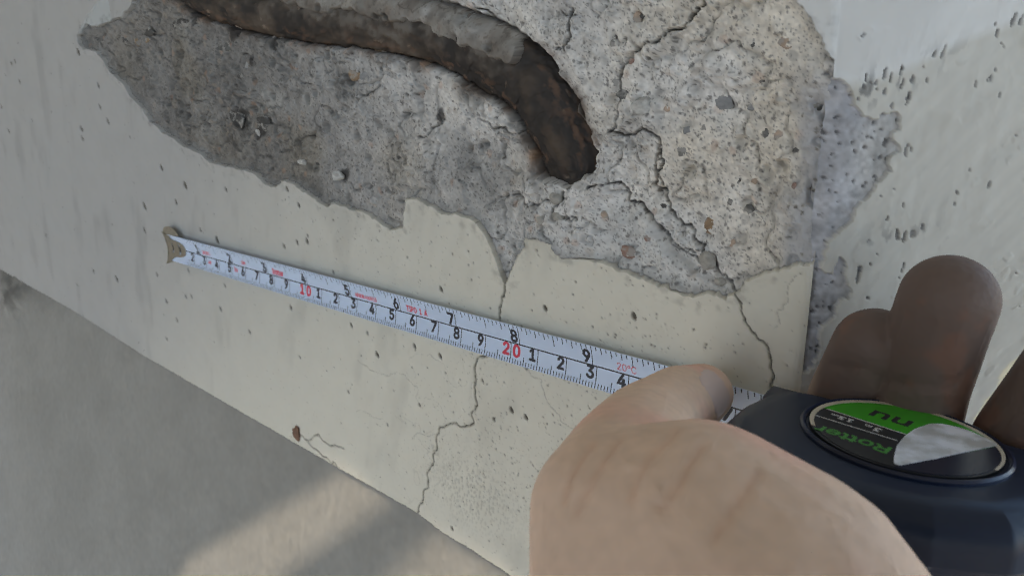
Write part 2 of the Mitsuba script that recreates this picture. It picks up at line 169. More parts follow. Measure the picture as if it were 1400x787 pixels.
# ------------------------------------------------------------------ the damaged column: its main face
HP = -0.18                                                   # paint level behind the tape, cm
XE = 28.3                                                    # the corner
xs = np.concatenate([np.arange(-36, -6, 0.09), np.arange(-6, 9, 0.05), np.arange(9, XE - 0.01, 0.031), [XE]])
vs = np.arange(-13.0, 10.0, 0.031)
X, V = np.meshgrid(xs, vs, indexing='ij')
BOX = (-37, -14, 30, 11)

spall = Field(Polygon(jag(SPALL + SPALL[:1], 0.07, 3, 3)), (-10, -14, 30, 0.2), 0.03)
d = spall(X, V)
d = np.where(X < -9.5, -3.0, d)
d = d + 0.05 * N2(X, V, 2.2, 1, 3) + 0.055 * N2(X, V, 8, 2, 3) + 0.03 * N2(X, V, 20, 120, 1)
cr = np.minimum(-crack_field([c_ for c_ in CRACKS if c_[0] > 0.03], (7, -4, 29, 10), 0.014, 11, 0.12)(X, V), 1.0)       # distance to the paint cracks (negative inside)
cr = np.where(X < 7.2, 1.0, cr)
ct = np.minimum(-crack_field([[0.028, c_[1]] for c_ in CRACKS if c_[0] <= 0.03], (7, -4, 29, 10), 0.014, 25, 0.12)(X, V), 1.0)
ct = np.where(X < 7.2, 1.0, ct)
kr = np.minimum(-crack_field(KRACKS, (5, -12, 29, 0), 0.018, 31, 0.15)(X, V), 1.0)     # distance to the concrete's cracks
kr = np.where(X < 5.2, 1.0, kr)
bar = np.array(BAR)
bt = np.linspace(0, 1, 620)
barp = np.stack([np.interp(bt, np.linspace(0, 1, len(bar)), bar[:, k]) for k in range(3)], 1)
for _ in range(30):
    barp[1:-1] = 0.25 * barp[:-2] + 0.5 * barp[1:-1] + 0.25 * barp[2:]
near, which = cKDTree(barp[:, :2]).query(np.stack([X, V], -1).reshape(-1, 2))
btan = np.gradient(barp[:, :2], axis=0); btan /= np.linalg.norm(btan, axis=1, keepdims=True)
sb = ((X.ravel() - barp[which, 0]) * -btan[which, 1] + (V.ravel() - barp[which, 1]) * btan[which, 0]).reshape(X.shape)    # signed: negative above the bar's axis
db = (near - barp[which, 2]).reshape(X.shape)                # distance outside the bar's silhouette

edge = np.array(EDGE)
vedge = np.interp(X, edge[:, 0], edge[:, 1]) + 0.02 * N2(X, V * 0, 3, 5, 2) + 0.05 * sstep(14, 17, X) * N2(X, V * 0, 6, 6, 3)

# pits in the paint
pit = np.full(X.shape, 1.0)
for (px, pv, r) in PITS:
    i0, i1 = np.searchsorted(xs, [px - 4 * r, px + 4 * r])
    j0, j1 = np.searchsorted(vs, [pv - 5 * r, pv + 5 * r])
    x, v = X[i0:i1, j0:j1] - px, V[i0:i1, j0:j1] - pv
    x2 = x - 0.25 * v
    q = np.hypot(x2 / 0.75, v / 1.25) - r * (1.35 if px < 6 else 1.0) * (1 + 0.3 * N2(x, v, 8, 3, 2))
    pit[i0:i1, j0:j1] = np.minimum(pit[i0:i1, j0:j1], q)
pw, pid = worley(X + 0.04 * N2(X, V, 8, 87, 2), V + 0.04 * N2(X, V, 8, 88, 2), 8.0, 4)
pore_density = 0.04 + 0.16 * np.exp(-(((X - 14.5) / 5) ** 2 + ((V + 2.2) / 1.2) ** 2)) + 0.5 * np.exp(-(((X - 19.2) / 3.5) ** 2 + ((V - 4.6) / 2.2) ** 2)) \
    + 0.30 * np.exp(-(((X - 24.5) / 2.0) ** 2 + ((V + 1.2) / 0.8) ** 2)) + 0.45 * np.exp(-(((X - 23) / 1.6) ** 2 + ((V - 1.4) / 1.2) ** 2)) + 0.25 * np.exp(-(((X - 18.5) / 1.5) ** 2 + ((V - 1.0) / 1.0) ** 2))
pore_density = 1.25 * pore_density * sstep(4, 11, X) + 0.02
pore = np.where(pid < pore_density, pw - 0.002 - 0.030 * (pid / pore_density) ** 6, 1.0)
stip = np.exp(-(((X - 17.8) / 1.9) ** 2 + ((V - 6.3) / 1.3) ** 2))                  # roughly trowelled patch
cut = np.minimum(cr, np.minimum(pit, pore))                  # negative where the paint skin is broken

# --- paint coat
wave = 0.035 * N2(X, V, 0.35, 7, 2) + 0.014 * N2(X, V, 2.5, 8, 2) * sstep(-4, 12, X) + 0.0055 * N2(X, V, 13, 9, 2) * sstep(3, 12, X)
st_w, st_i = worley(X * 1.3, V * 0.8 + X * 0.35, 7.0, 9)
hp = HP + wave - 0.035 * stip * np.clip(1 - st_w / 0.09, 0, 1) * (st_i > 0.35) + 0.035 * sstep(0.35, 0.0, -d) * (d < 0)
corner = np.clip(XE - X, 0, 1)
hp = hp - 0.10 * np.exp(-corner / 0.07)
hp = hp - sstep(0.014, -0.006, ct) * 0.03
hp = hp - sstep(0.018, -0.012, cr) * 0.14 - sstep(0.03, -0.02, pit) * 0.07 - sstep(0.025, -0.01, pore) * 0.045
paint = (d < 0) & (V < vedge)
hp = np.where(paint, hp, np.where(d >= 0, HP - 0.22, HP - 0.3))
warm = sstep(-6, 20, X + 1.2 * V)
base = lerp((0.42, 0.42, 0.413), (0.70, 0.68, 0.595), warm)  # darker at left: falloff of light put into the paint colour
grey = sstep(0.1, 0.7, N2(X, V, 0.3, 12, 3) + 0.35 * sstep(3.5, 7, V) - 0.2)
base = lerp(base, base * np.array([0.90, 0.91, 0.925]), 0.7 * grey)
base = base * (1 + 0.035 * N2(X, V, 1.3, 13, 3) + 0.02 * N2(X, V, 9, 14, 2))[..., None]
# rain streaks and scuffs
streak = sstep(0.25, 0.75, N2(X * 1.0 + V * 0.25, V * 0.22, 1.1, 15, 3)) * sstep(0.05, 0.5, N2(X, V, 0.9, 16, 2)) * np.exp(-((V + 1.0) / 3.5) ** 2)
cloud_ = sstep(0.05, 0.5, N2(X * 1.2 + V * 0.3, V * 0.45, 0.7, 117, 4))
craze = sstep(0.012, 0.004, np.abs(N2(X, V, 0.75, 118, 4))) * sstep(0.1, 0.35, N2(X, V, 0.35, 119, 2) + 0.25) * sstep(13, 17, X) * sstep(0.3, 1.0, V)
base = base * (1 - 0.12 * cloud_ - 0.22 * craze)[..., None]
streak = streak * sstep(-7, 1, X)
base = base * (1 - 0.36 * streak)[..., None]
scuff = sstep(0.2, 0.7, N2(X, V, 2.0, 17, 3)) * (np.exp(-(((X - 23.2) / 1.6) ** 2 + ((V - 1.6) / 1.0) ** 2)) + 0.8 * np.exp(-(((X - 24.6) / 1.5) ** 2 + ((V + 1.6) / 0.5) ** 2)) + 0.5 * stip)
base = base * (1 - 0.28 * np.clip(scuff, 0, 1))[..., None]
base = lerp(base, base * 0 + np.array([0.66, 0.67, 0.66]), sstep(26.2, 27.2, X) * sstep(-6.8, -8.2, V))
lip = Field(Polygon(LIP), (-14, -14, -2, -8), 0.05)(X, V)
lip = np.where((X < -2.2) & (X > -13.8) & (V < -8.2), lip, -1)
base = lerp(base, base * 0 + np.array([0.44, 0.465, 0.47]), sstep(-0.05, 0.05, lip + 0.04 * N2(X, V, 3, 18, 2)))
hp = hp - 0.05 * sstep(-0.02, 0.04, lip)
flick = sstep(0.5, 0.15, -d + 0.3 * N2(X, V, 3, 19, 3)) * sstep(-0.05, 0.5, N2(X, V, 4, 20, 3))
base = base * (1 - 0.25 * flick)[..., None]
dirt = np.maximum.reduce([sstep(0.020, -0.010, cr), 0.95 * sstep(0.03, -0.02, pit), 0.75 * sstep(0.02, -0.012, pore), 0.28 * stip * sstep(0.075, 0.03, st_w) * (st_i > 0.35)])
dirt = np.maximum(dirt, 0.55 * sstep(0.012, -0.006, ct) * (0.6 + 0.4 * N2(X, V, 1.5, 97, 2)))
halo = 0.12 * sstep(0.10, 0.0, cr) * (0.5 + 0.5 * N2(X, V, 3, 10, 2))
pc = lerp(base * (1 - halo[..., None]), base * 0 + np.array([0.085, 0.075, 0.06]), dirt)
rimv = ~paint & (d >= 0)
pc = np.where(rimv[..., None], np.array([0.36, 0.35, 0.33]), pc)
keep = cells(paint)
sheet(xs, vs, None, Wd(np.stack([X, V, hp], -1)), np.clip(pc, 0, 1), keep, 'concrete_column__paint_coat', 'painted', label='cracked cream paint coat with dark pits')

# --- broken concrete
i0_, j0_ = int(np.searchsorted(xs, -9.5)), int(np.searchsorted(vs, 0.1))
cut_ = (slice(i0_, None), slice(0, j0_))
X, V, d, kr, db, sb, corner, vedge, which = X[cut_], V[cut_], d[cut_], kr[cut_], db[cut_], sb[cut_], corner[cut_], vedge[cut_], which.reshape(db.shape)[cut_]
xs, vs = xs[i0_:], vs[:j0_]
inside = (d > -0.15) & (V < vedge) & (X < 40)
dd = np.clip(d, 0, None)
left = sstep(21, 12, X + 0.6 * V)
hc = HP - 0.13 - 0.10 * sstep(0, 0.3, dd) - 0.25 * sstep(0.3, 2.2, dd)
hc += 0.16 * N2(X, V, 0.55, 21, 3) * sstep(0.1, 1.5, dd) + 0.10 * N2(X, V, 1.7, 22, 3) * sstep(0, 0.6, dd) * (0.6 + 0.4 * (1 - left)) + 0.032 * N2(X, V, 6, 23, 3)
rough = 0.55 + 0.45 * sstep(-0.2, 0.3, N2(X, V, 0.6, 24, 2))
XW, VW = X + 0.10 * N2(X, V, 3.5, 67, 3), V + 0.10 * N2(X, V, 3.5, 68, 3)
w1, i1 = worley(XW, VW, 3.4, 5)
bump = np.where(i1 < 0.4, np.clip(1 - (w1 / (0.10 + 0.12 * i1)) ** 2, 0, 1), 0)
hc += 0.04 * bump * rough
w2, i2 = worley(X + 0.03 * N2(X, V, 11, 69, 2), V + 0.03 * N2(X, V, 11, 70, 2), 9.0, 6)
hc += np.where(i2 < 0.55, 0.028 * np.clip(1 - (w2 / 0.05) ** 2, 0, 1), 0) * rough
w3, i3 = worley(X + 0.05 * N2(X, V, 8, 81, 3), V + 0.05 * N2(X, V, 8, 82, 3), 5.0, 7)
pn = N2(X, V, 6.5, 83, 3) + 0.12 * N2(X, V, 1.5, 84, 2)
hole_c = np.minimum(np.where(i3 < 0.13, w3 - 0.002 - 0.055 * (i3 / 0.13) ** 8, 1.0), (0.52 - pn) * 0.12)
w5, i5 = worley(X + 0.03 * N2(X, V, 12, 89, 2), V + 0.03 * N2(X, V, 12, 90, 2), 19.0, 16)
fine = np.where(i5 < (0.30 + 0.25 * N2(X, V, 1.3, 91, 2)) * (1 - 0.65 * left), sstep(0.024, 0.010, w5 - 0.004 + 0.010 * (i5 / 0.3)), 0)
ridge = np.abs(N2(X, V, 1.15, 92, 3)) + 0.25 * sstep(0.1, 0.5, N2(X, V, 0.5, 93, 2))
scale_ = sstep(0.07, 0.0, ridge)
hc -= 0.10 * scale_
plate = sstep(-0.02, 0.02, N2(X, V, 0.9, 94, 4)) + sstep(0.22, 0.25, N2(X, V, 1.4, 95, 4))
hc += 0.07 * plate * sstep(0.1, 0.6, dd)
hc -= 0.06 * sstep(0.02, -0.02, hole_c)
hc -= 0.26 * sstep(0.025, -0.03, kr) + 0.05 * sstep(0.22, 0.0, kr) * (0.5 + N2(X, V, 2, 66, 2))
# blocks on either side of the cracks stand at different levels
blk = Field(Polygon([(21.3, -10.5), (24.5, -10.3), (25.6, -9.1), (23.9, -7.9), (23.6, -6.6), (22.9, -6.1), (21.6, -8.3)]), (20, -13, 27, -4), 0.04)
blk = np.where((X > 20.2) & (X < 26.8) & (V > -12.5) & (V < -4.3), blk(X, V), -1)
hc += 0.14 * sstep(-0.08, 0.08, blk)
dep = Field(Polygon(DEPR), (20, -7, 29, -1), 0.03)
dep = np.where((X > 20.2) & (X < 28.6) & (V > -6.8) & (V < -1.2), dep(X, V), -1)
hc -= 0.30 * sstep(-0.1, 0.25, dep) + 0.06 * sstep(-0.05, 0.1, dep) * N2(X * 2.2, V * 0.8, 3, 25, 3)
# the groove round the bar
hc += 0.10 * np.exp(-((db - 0.4) / 0.35) ** 2) * sstep(6, 14, X)
dbn = db + 0.13 * N2(X, V, 1.6, 26, 3) + 0.05 * N2(X, V, 7, 65, 2)
gw = 1 - sstep(0.90, 0.93, bt[which] + 0.05 * N2(X, V, 2.2, 96, 3))
hc -= gw * (0.40 * sstep(0.10, -0.06, dbn) + 1.2 * sstep(-0.10, -0.5, db))
hc += (1 - gw) * 0.36 * np.exp(-(np.clip(db, 0, None) / 0.5) ** 2)
hc += 0.10 * N2(X, V, 4.5, 102, 3) * np.exp(-(db / 0.5) ** 2)
axh = HP - 0.92 + np.sqrt(np.clip(barp[which, 2] ** 2 - np.minimum(sb ** 2, barp[which, 2] ** 2), 0, None)) * 0.97
cover = sstep(-0.10, 0.12, -sb - 0.12 + 0.30 * N2(X, V, 0.9, 103, 3) + 0.16 * N2(X, V, 5, 104, 2) - 0.9 * sstep(20.0, 20.5, X + 0.3 * N2(X, V, 2, 105, 2)) - 0.35 * sstep(11.5, 8.5, X)) * (db < 0.35)
hc = np.where((cover > 0) & (db < 0.02), np.maximum(hc, hc * (1 - cover) + cover * (axh + 0.05 + 0.16 * sstep(0.0, 0.7, -sb) + 0.10 * N2(X, V, 2.2, 106, 4))), hc)
v6, n6 = worley(X + 0.12 * N2(X, V, 3, 107, 3), V + 0.12 * N2(X, V, 3, 108, 3), 1.5, 21)
hc -= np.where(n6 < 0.22, 0.22 * sstep(0.20, 0.05, v6), 0) * sstep(0.3, 0.9, dd) + np.where(n6 > 0.8, -0.14 * sstep(0.25, 0.10, v6), 0)
hc -= (0.05 + 0.30 * np.clip(0.3 + N2(X, V, 1.6, 109, 3), 0, 1)) * np.exp(-corner / 0.22)
hc = np.where(d < 0, np.minimum(hc, HP - 0.2), hc)
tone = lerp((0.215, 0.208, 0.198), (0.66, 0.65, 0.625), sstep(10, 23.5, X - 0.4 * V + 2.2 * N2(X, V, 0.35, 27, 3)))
tone = tone * (1 + 0.34 * N2(X, V, 0.8, 28, 3) + 0.24 * N2(X, V, 3.5, 29, 3) + 0.36 * N2(X, V, 14, 30, 2))[..., None]
beige = sstep(-0.1, 0.5, N2(X, V, 0.4, 33, 2) + 0.5 * sstep(22, 26, X) * sstep(-2, -6, V))
tone = tone * lerp((1.0, 1.0, 1.01), (1.05, 1.0, 0.92), beige)
light = sstep(0.15, 0.5, N2(X, V, 0.75, 34, 3)) * (0.4 + 0.6 * sstep(2, 8, X))
tone = lerp(tone, tone * 0 + np.array([0.60, 0.595, 0.565]), (0.50 - 0.22 * left) * light * (1 - 0.35 * (N2(X, V, 12, 35, 2) < 0)))
chalk = np.exp(-(((X - 20.5) / 4.5) ** 2 + ((V + 2.9) / 0.9) ** 2)) + np.exp(-(((X - 24.2) / 1.3) ** 2 + ((V + 3.1) / 1.2) ** 2))
tone = lerp(tone, tone * 0 + np.array([0.58, 0.60, 0.605]), 0.5 * np.clip(chalk, 0, 1))
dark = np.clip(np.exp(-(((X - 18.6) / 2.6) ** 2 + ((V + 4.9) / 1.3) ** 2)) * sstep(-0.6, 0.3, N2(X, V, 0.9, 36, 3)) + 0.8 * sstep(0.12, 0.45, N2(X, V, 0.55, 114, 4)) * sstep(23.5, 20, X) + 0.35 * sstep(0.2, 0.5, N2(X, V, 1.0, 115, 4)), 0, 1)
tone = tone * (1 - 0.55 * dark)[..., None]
specks = np.where(i2 > 0.90, sstep(0.050, 0.03, w2), 0)
tint = np.stack([0.13 + 0 * i2, 0.125 + 0 * i2, 0.12 + 0 * i2], -1)
tone = lerp(tone, tint, 0.75 * specks)
agg = np.where((i1 > 0.80), sstep(0.13, 0.09, w1 + 0.03 * N2(X, V, 9, 37, 2)), 0)
ac = np.where((i1 > 0.965)[..., None], np.array([0.42, 0.24, 0.15]), np.where((i1 > 0.92)[..., None], np.array([0.40, 0.33, 0.26]), np.where((i1 > 0.87)[..., None], np.array([0.15, 0.15, 0.15]), np.array([0.24, 0.24, 0.235]))))
tone = lerp(tone, ac, 0.30 * agg)
tone = lerp(tone, tone * 0.30, 0.85 * fine)
tone = lerp(tone, tone * 0.55, 0.45 * scale_)
tone = lerp(tone, tone * 0 + np.array([0.07, 0.066, 0.06]), 0.8 * sstep(0.012, -0.02, hole_c))
tone = lerp(tone, tone * 0 + np.array([0.065, 0.06, 0.055]), 0.85 * sstep(0.022, -0.02, kr))
rust = sstep(0.45, 0.0, db + 0.25 * N2(X, V, 1.6, 38, 3)) * sstep(-0.25, 0.35, N2(X, V, 1.1, 39, 3))
tone = lerp(tone, lerp((0.10, 0.065, 0.045), (0.36, 0.20, 0.10), sstep(0, 0.6, N2(X, V, 2.2, 40, 3))), 0.8 * rust * gw)
tone = lerp(tone, lerp((0.13, 0.115, 0.10), (0.24, 0.23, 0.21), sstep(-0.4, 0.4, N2(X, V, 2.5, 110, 3))), 0.85 * (cover > 0.5) * (0.75 + 0.4 * N2(X, V, 5, 113, 3)) * (db < 0.1))
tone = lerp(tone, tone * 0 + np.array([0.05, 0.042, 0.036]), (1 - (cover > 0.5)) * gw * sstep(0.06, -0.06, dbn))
soot = np.zeros(X.shape)
for sx, sv, r in [(pl_[0], pl_[1], pl_[2]) for pl_ in SOOT]:
    soot = np.maximum(soot, sstep(1.0, 0.4, np.hypot(X - sx, V - sv) / r + 0.8 * N2(X, V, 4, 42, 3)))
tone = lerp(tone, tone * 0 + np.array([0.045, 0.043, 0.042]), 0.85 * soot)
skin = sstep(0.35, 0.0, dd) * (0.5 + 0.5 * sstep(-0.3, 0.3, N2(X, V, 2.5, 43, 2)))
tone = lerp(tone, tone * 0 + np.array([0.235, 0.24, 0.24]), 0.6 * skin)
bluish = sstep(26.9, 28.0, X) * sstep(-8.2, -7.0, V)
tone = lerp(tone, tone * 0 + np.array([0.42, 0.43, 0.455]), 0.85 * bluish * sstep(-0.5, 0.3, N2(X, V, 1.4, 111, 3) + 0.6 * sstep(27.4, 28.2, X)) * (1 - specks))
sheet(xs, vs, None, Wd(np.stack([X, V, hc], -1)), np.clip(tone, 0.02, 1), cells(inside), 'concrete_column__exposed_concrete', 'mineral', label='rough grey broken concrete around the bent bar')

def concrete_h(x, v):
    i, j = np.clip(np.searchsorted(xs, x), 0, len(xs) - 1), np.clip(np.searchsorted(vs, v), 0, len(vs) - 1)
    return hc[i, j]

# --- stones standing in the broken face
STONE_COL = {'o': (0.42, 0.33, 0.26), 'd': (0.12, 0.12, 0.115), 'g': (0.20, 0.20, 0.19), 'r': (0.28, 0.19, 0.16), 'b': (0.26, 0.185, 0.12), 'k': (0.08, 0.078, 0.075), 'c': (0.36, 0.35, 0.32), 'w': (0.50, 0.50, 0.48), 's': (0.25, 0.255, 0.26)}
for kind, c in STONE_COL.items():
    mat('stone_' + kind, base_color=proc(lambda p, n, uv, c=c: mix(mi.Color3f(c) * (0.6 + 0.8 * fbm(p.x * 900, p.y * 900, p.z * 900, 3)), (0.36, 0.35, 0.33), 0.75 * smoothstep(0.48, 0.62, fbm(p.x * 420 + 9, p.y * 420, p.z * 420, 4)))), roughness=0.8, specular=0.3)
for q, (sx, sv, ra, rb, kind) in enumerate(STONES):
    r = np.random.default_rng(900 + q)
    m = trimesh.creation.icosphere(subdivisions=2)
    vv = m.vertices * (1 + 0.22 * (meshkit.noise(m.vertices * 1.7 + q * 9.1, q)[:, None] * 2 - 1))
    cuts = r.normal(size=(7, 3)); cuts /= np.linalg.norm(cuts, axis=1, keepdims=True)
    for c in cuts:
        t = vv @ c
        vv = vv - np.maximum(t - r.uniform(0.62, 0.9), 0)[:, None] * c
    lump = kind in 'cw'
    thick = (0.75 if lump else 0.42) * min(ra, rb)
    vv = vv * [ra, rb, thick]
    h0 = concrete_h(sx, sv) + (0.25 if lump else -0.30) * thick - (0.25 * thick if kind in 'dgks' else 0)
    add(number('concrete_column__exposed_concrete__stone'), (Wd(vv + [sx, sv, h0])[:, :], m.faces[:, ::-1]), 'stone_' + kind, smooth=40)

# --- the bent bar
K = 110
ang = np.linspace(0, 2 * np.pi, K, endpoint=False)
tan = np.gradient(barp[:, :2], axis=0); tan /= np.linalg.norm(tan, axis=1, keepdims=True)
side = np.stack([-tan[:, 1], tan[:, 0]], 1)
seg = np.concatenate([[0], np.cumsum(np.linalg.norm(np.diff(barp[:, :2], axis=0), axis=1))])
bh = HP - 0.42 - 0.50 - 0.15 * sstep(0.82, 1.0, bt) - 0.5 * sstep(0.95, 1.0, bt)
A, S = np.meshgrid(ang, seg)
pp = np.stack([S * 0.9, np.cos(A) * 1.2, np.sin(A) * 1.2], -1)
rn = meshkit.fbm(pp * 1.3 + 50, 4, 5) * 2 - 1
rf = meshkit.fbm(pp * 5 + 90, 3, 6) * 2 - 1
scale = np.where(meshkit.fbm(pp * 1.7 + 20, 2, 8) > 0.53, 0.04, 0)
rg = meshkit.fbm(pp * 14 + 11, 2, 9) * 2 - 1
fl_ = meshkit.fbm(pp * 0.9 + 61, 4, 14) * 5
flk = (np.floor(fl_) + sstep(0.42, 0.58, fl_ - np.floor(fl_))) * 0.035 - 0.09
rr = flk + barp[:, 2][:, None] * (1 + 0.13 * rn + 0.07 * rf + 0.022 * rg) + scale
bx = barp[:, 0][:, None] + side[:, 0][:, None] * np.cos(A) * rr
bv = barp[:, 1][:, None] + side[:, 1][:, None] * np.cos(A) * rr
bz = bh[:, None] + np.sin(A) * rr * 0.82
n0, n1 = np.meshgrid(np.arange(len(seg) - 1), np.arange(K), indexing='ij')
q = np.stack([n0 * K + n1, n0 * K + (n1 + 1) % K, (n0 + 1) * K + (n1 + 1) % K, (n0 + 1) * K + n1], -1).reshape(-1, 4)
t_ = bt[:, None] + 0 * A
film = sstep(20.3, 19.6, bx + 0.6 * rn) * (0.35 + 0.65 * sstep(8.5, 13.5, bx + 1.5 * rn)) * sstep(-0.35, 0.45, -np.cos(A) * 0.75 + 0.9 * rn + 0.05)     # mortar film left on the upper half
steel = lerp((0.034, 0.030, 0.028), (0.085, 0.064, 0.048), sstep(-0.3, 0.5, rn))
steel = lerp(steel, steel * 0 + np.array([0.125, 0.075, 0.05]), 0.75 * sstep(0.08, 0.4, meshkit.fbm(pp * 3.4 + 7, 5, 11) * 2 - 1) * (0.25 + 0.75 * sstep(0.25, 0.75, np.abs(np.cos(A)))))
steel = lerp(steel, steel * 0 + np.array([0.26, 0.19, 0.14]), 0.7 * sstep(0.42, 0.62, meshkit.fbm(pp * 3.1 + 37, 4, 12) * 2 - 1))
steel = lerp(steel, lerp((0.085, 0.072, 0.060), (0.23, 0.215, 0.195), sstep(-0.5, 0.5, rf + 0.25 * rg + 0.8 * rn)), 0.62 * film)
Pb = Wd(np.stack([bx, bv, bz], -1)).reshape(-1, 3)
mat('corroded_steel', base_color=VC, roughness=0.72, specular=0.35)
add('concrete_column__reinforcing_bar', (Pb, q), 'corroded_steel', smooth=True, color=np.clip(steel.reshape(-1, 3), 0, 1), label='bent rust-brown reinforcing bar in the break')

# ------------------------------------------------------------------ the column's slanting end face, round the corner
al = math.radians(45)
es = np.arange(-0.02, 6.6, 0.033)
ev = np.arange(-13.0, 10.4, 0.033)
S, E = np.meshgrid(es, ev, indexing='ij')
fold = np.array(FOLD)
vf = np.interp(S, fold[:, 0], fold[:, 1], right=fold[-1, 1] - 0.6)
upf = np.clip(vf - E, 0, None)
flake = Field(Polygon(jag(FLAKE + FLAKE[:1], 0.10, 3, 8)), (-1, -9, 6, 1), 0.02)(S, E)
flake = flake + 0.05 * N2(S, E, 3, 51, 3)
chip = np.full(S.shape, 1.0)
for k, (cs, cv_, a, b) in enumerate(CHIPS):
    x, v = S - cs, E - cv_
    m = (np.abs(x) < 4 * a + 0.3) & (np.abs(v) < 4 * b + 0.3)
    if m.any():
        a, b = 0.85 * a, 0.95 * b
        u = np.hypot((x[m] + 0.12 * v[m]) / max(a, 0.02), v[m] / max(b, 0.03)) - 0.45 + 1.9 * N2((x[m] + k) * 1.6, v[m] * 0.8, 8, 52, 4)
        chip[m] = np.minimum(chip[m], u * min(a, b))
sc, si_ = worley((S + E) * 1.0 + 0.06 * N2(S, E, 5, 85, 3), (S - E) * 0.42 + 0.06 * N2(S, E, 5, 86, 3), 6.2, 14)
scd = 0.16 * sstep(-0.2, 0.5, N2(S, E, 0.6, 53, 2)) * (E > vf) * 1.6 + 0.25 * np.exp(-(((E - vf - 0.1) / 0.22) ** 2)) * sstep(3.4, 0.2, S) + 0.01
scr = np.where(si_ < scd, sc - 0.002 - 0.026 * (si_ / scd) ** 5, 1.0)
he = 0.020 * N2(S, E, 0.8, 54, 3) + 0.016 * N2((S + E) * 0.75, (S - E) * 0.16, 5, 55, 3) * sstep(-0.1, 0.3, E - vf) + 0.004 * N2(S, E, 14, 56, 2)
he = he + 0.42 * upf * sstep(-0.1, 2.2, S) + 0.03 * np.exp(-((E - vf) / 0.15) ** 2)
efl = np.minimum(-flake, np.minimum(chip, scr))              # negative = paint gone
pe = efl > 0
mort = he - 0.07 + 0.02 * N2(S, E, 5, 57, 3) - 0.03 * sstep(0.3, 0.0, S)
w4, i4 = worley(S + 0.06 * N2(S, E, 7, 98, 3), E + 0.06 * N2(S, E, 7, 99, 3), 7.0, 15)
voids = np.maximum(np.where(i4 < 0.25, sstep(0.05, 0.02, w4 + 0.04 * (i4 / 0.25) - 0.01), 0), sstep(0.40, 0.52, N2(S, E, 6, 64, 3)))
mort += 0.03 * N2(S, E, 9, 100, 3) - 0.05 * voids
he = he + 0.02 * sstep(0.25, 0.0, efl) * pe
mort = np.where((flake < 0), he - 0.035, mort)
hz = np.where(pe, he, mort)
ec = lerp((0.545, 0.535, 0.49), (0.66, 0.67, 0.66), sstep(-0.15, 0.15, vf - E))
ec = ec * (1 + 0.04 * N2(S, E, 1.5, 58, 3) + 0.09 * N2((S + E) * 0.75, (S - E) * 0.14, 5, 59, 3) * sstep(-0.1, 0.3, E - vf))[..., None]
stain = sstep(0.15, 0.6, N2(S, E, 1.2, 60, 3)) * np.exp(-((E - vf - 0.8) / 1.2) ** 2)
ec = lerp(ec, ec * np.array([0.80, 0.77, 0.70]), 0.5 * stain)
mc = lerp((0.34, 0.34, 0.335), (0.50, 0.50, 0.495), sstep(-0.4, 0.4, N2(S, E, 2.5, 61, 4)))
mc = mc * lerp((0.96, 0.985, 1.07), (1, 1, 1), sstep(0.2, 1.2, S + 0.4 * N2(S, E, 1, 101, 2)))
mc = mc * (1 + 0.35 * N2(S, E, 12, 62, 2))[..., None]
mc = lerp(mc, mc * 0 + np.array([0.06, 0.06, 0.065]), 0.75 * voids)
smear = sstep(0.06, 0.22, N2(S * 1.1 + 0.1 * E, E * 0.55, 4.2, 112, 4) + 0.15 * N2(S, E, 1.1, 116, 2)) * (np.exp(-((E - vf - 0.15) / 0.35) ** 2) * sstep(3.5, 0.3, S) + 0.8 * np.exp(-(((S - 1.9) / 0.9) ** 2 + ((E + 4.0) / 0.5) ** 2)))
ec = lerp(ec, ec * 0 + np.array([0.17, 0.17, 0.168]), 0.85 * np.clip(smear, 0, 1))
mc = np.where(((chip < 0) | (scr < 0))[..., None] & (flake < 0)[..., None], mc * 0.62, mc)
hz = hz + 0.40 * np.clip(S, 0, None) * np.exp(-np.clip(S, 0, None) / 0.8)
hz = hz - np.where(pe, 0, 0.22 * np.clip(0.3 + N2(S * 0, E, 1.6, 109, 3), 0, 1) * np.exp(-np.clip(S, 0, None) / 0.2))
EP = np.stack([XE + S * math.cos(al) + hz * math.sin(al), E, HP - 0.1 - S * math.sin(al) + hz * math.cos(al)], -1)
ecol = np.where(pe[..., None], ec, mc)
rimp = Polygon(RIM + [[RIM[-1][0] + 3, RIM[-1][1]], [RIM[0][0] + 3, RIM[0][1] + 3]])
rd = Field(Polygon(jag(list(rimp.exterior.coords), 0.08, 4, 21)), (1, -6, 8, 5), 0.03)(S, E) + 0.05 * N2(S, E, 4, 63, 3)
EP[..., 2] -= 0.25 * sstep(-0.02, 0.5, rd); EP[..., 0] -= 0.1 * sstep(0, 0.5, rd)
ecol = lerp(ecol, ecol * 0 + np.array([0.66, 0.60, 0.44]), sstep(-0.05, 0.03, rd))
kp, kf = cells(pe), cells(flake > 0.0)
kf2 = (flake[:-1, :-1] > 0) & (flake[1:, 1:] > 0)
sheet(es, ev, None, Wd(EP), np.clip(ecol, 0, 1), ~kf2, 'concrete_column__end_face_paint', 'painted', label='chipped white paint on the slanting end face')
sheet(es, ev, None, Wd(EP), np.clip(ecol, 0, 1), kf2, 'concrete_column__bare_mortar', 'mineral', label='bluish grey bare mortar strip along the corner')

labels['concrete_column'] = {'label': 'cream painted concrete column whose corner has broken away and bares a bent bar', 'category': 'column', 'kind': 'thing'}

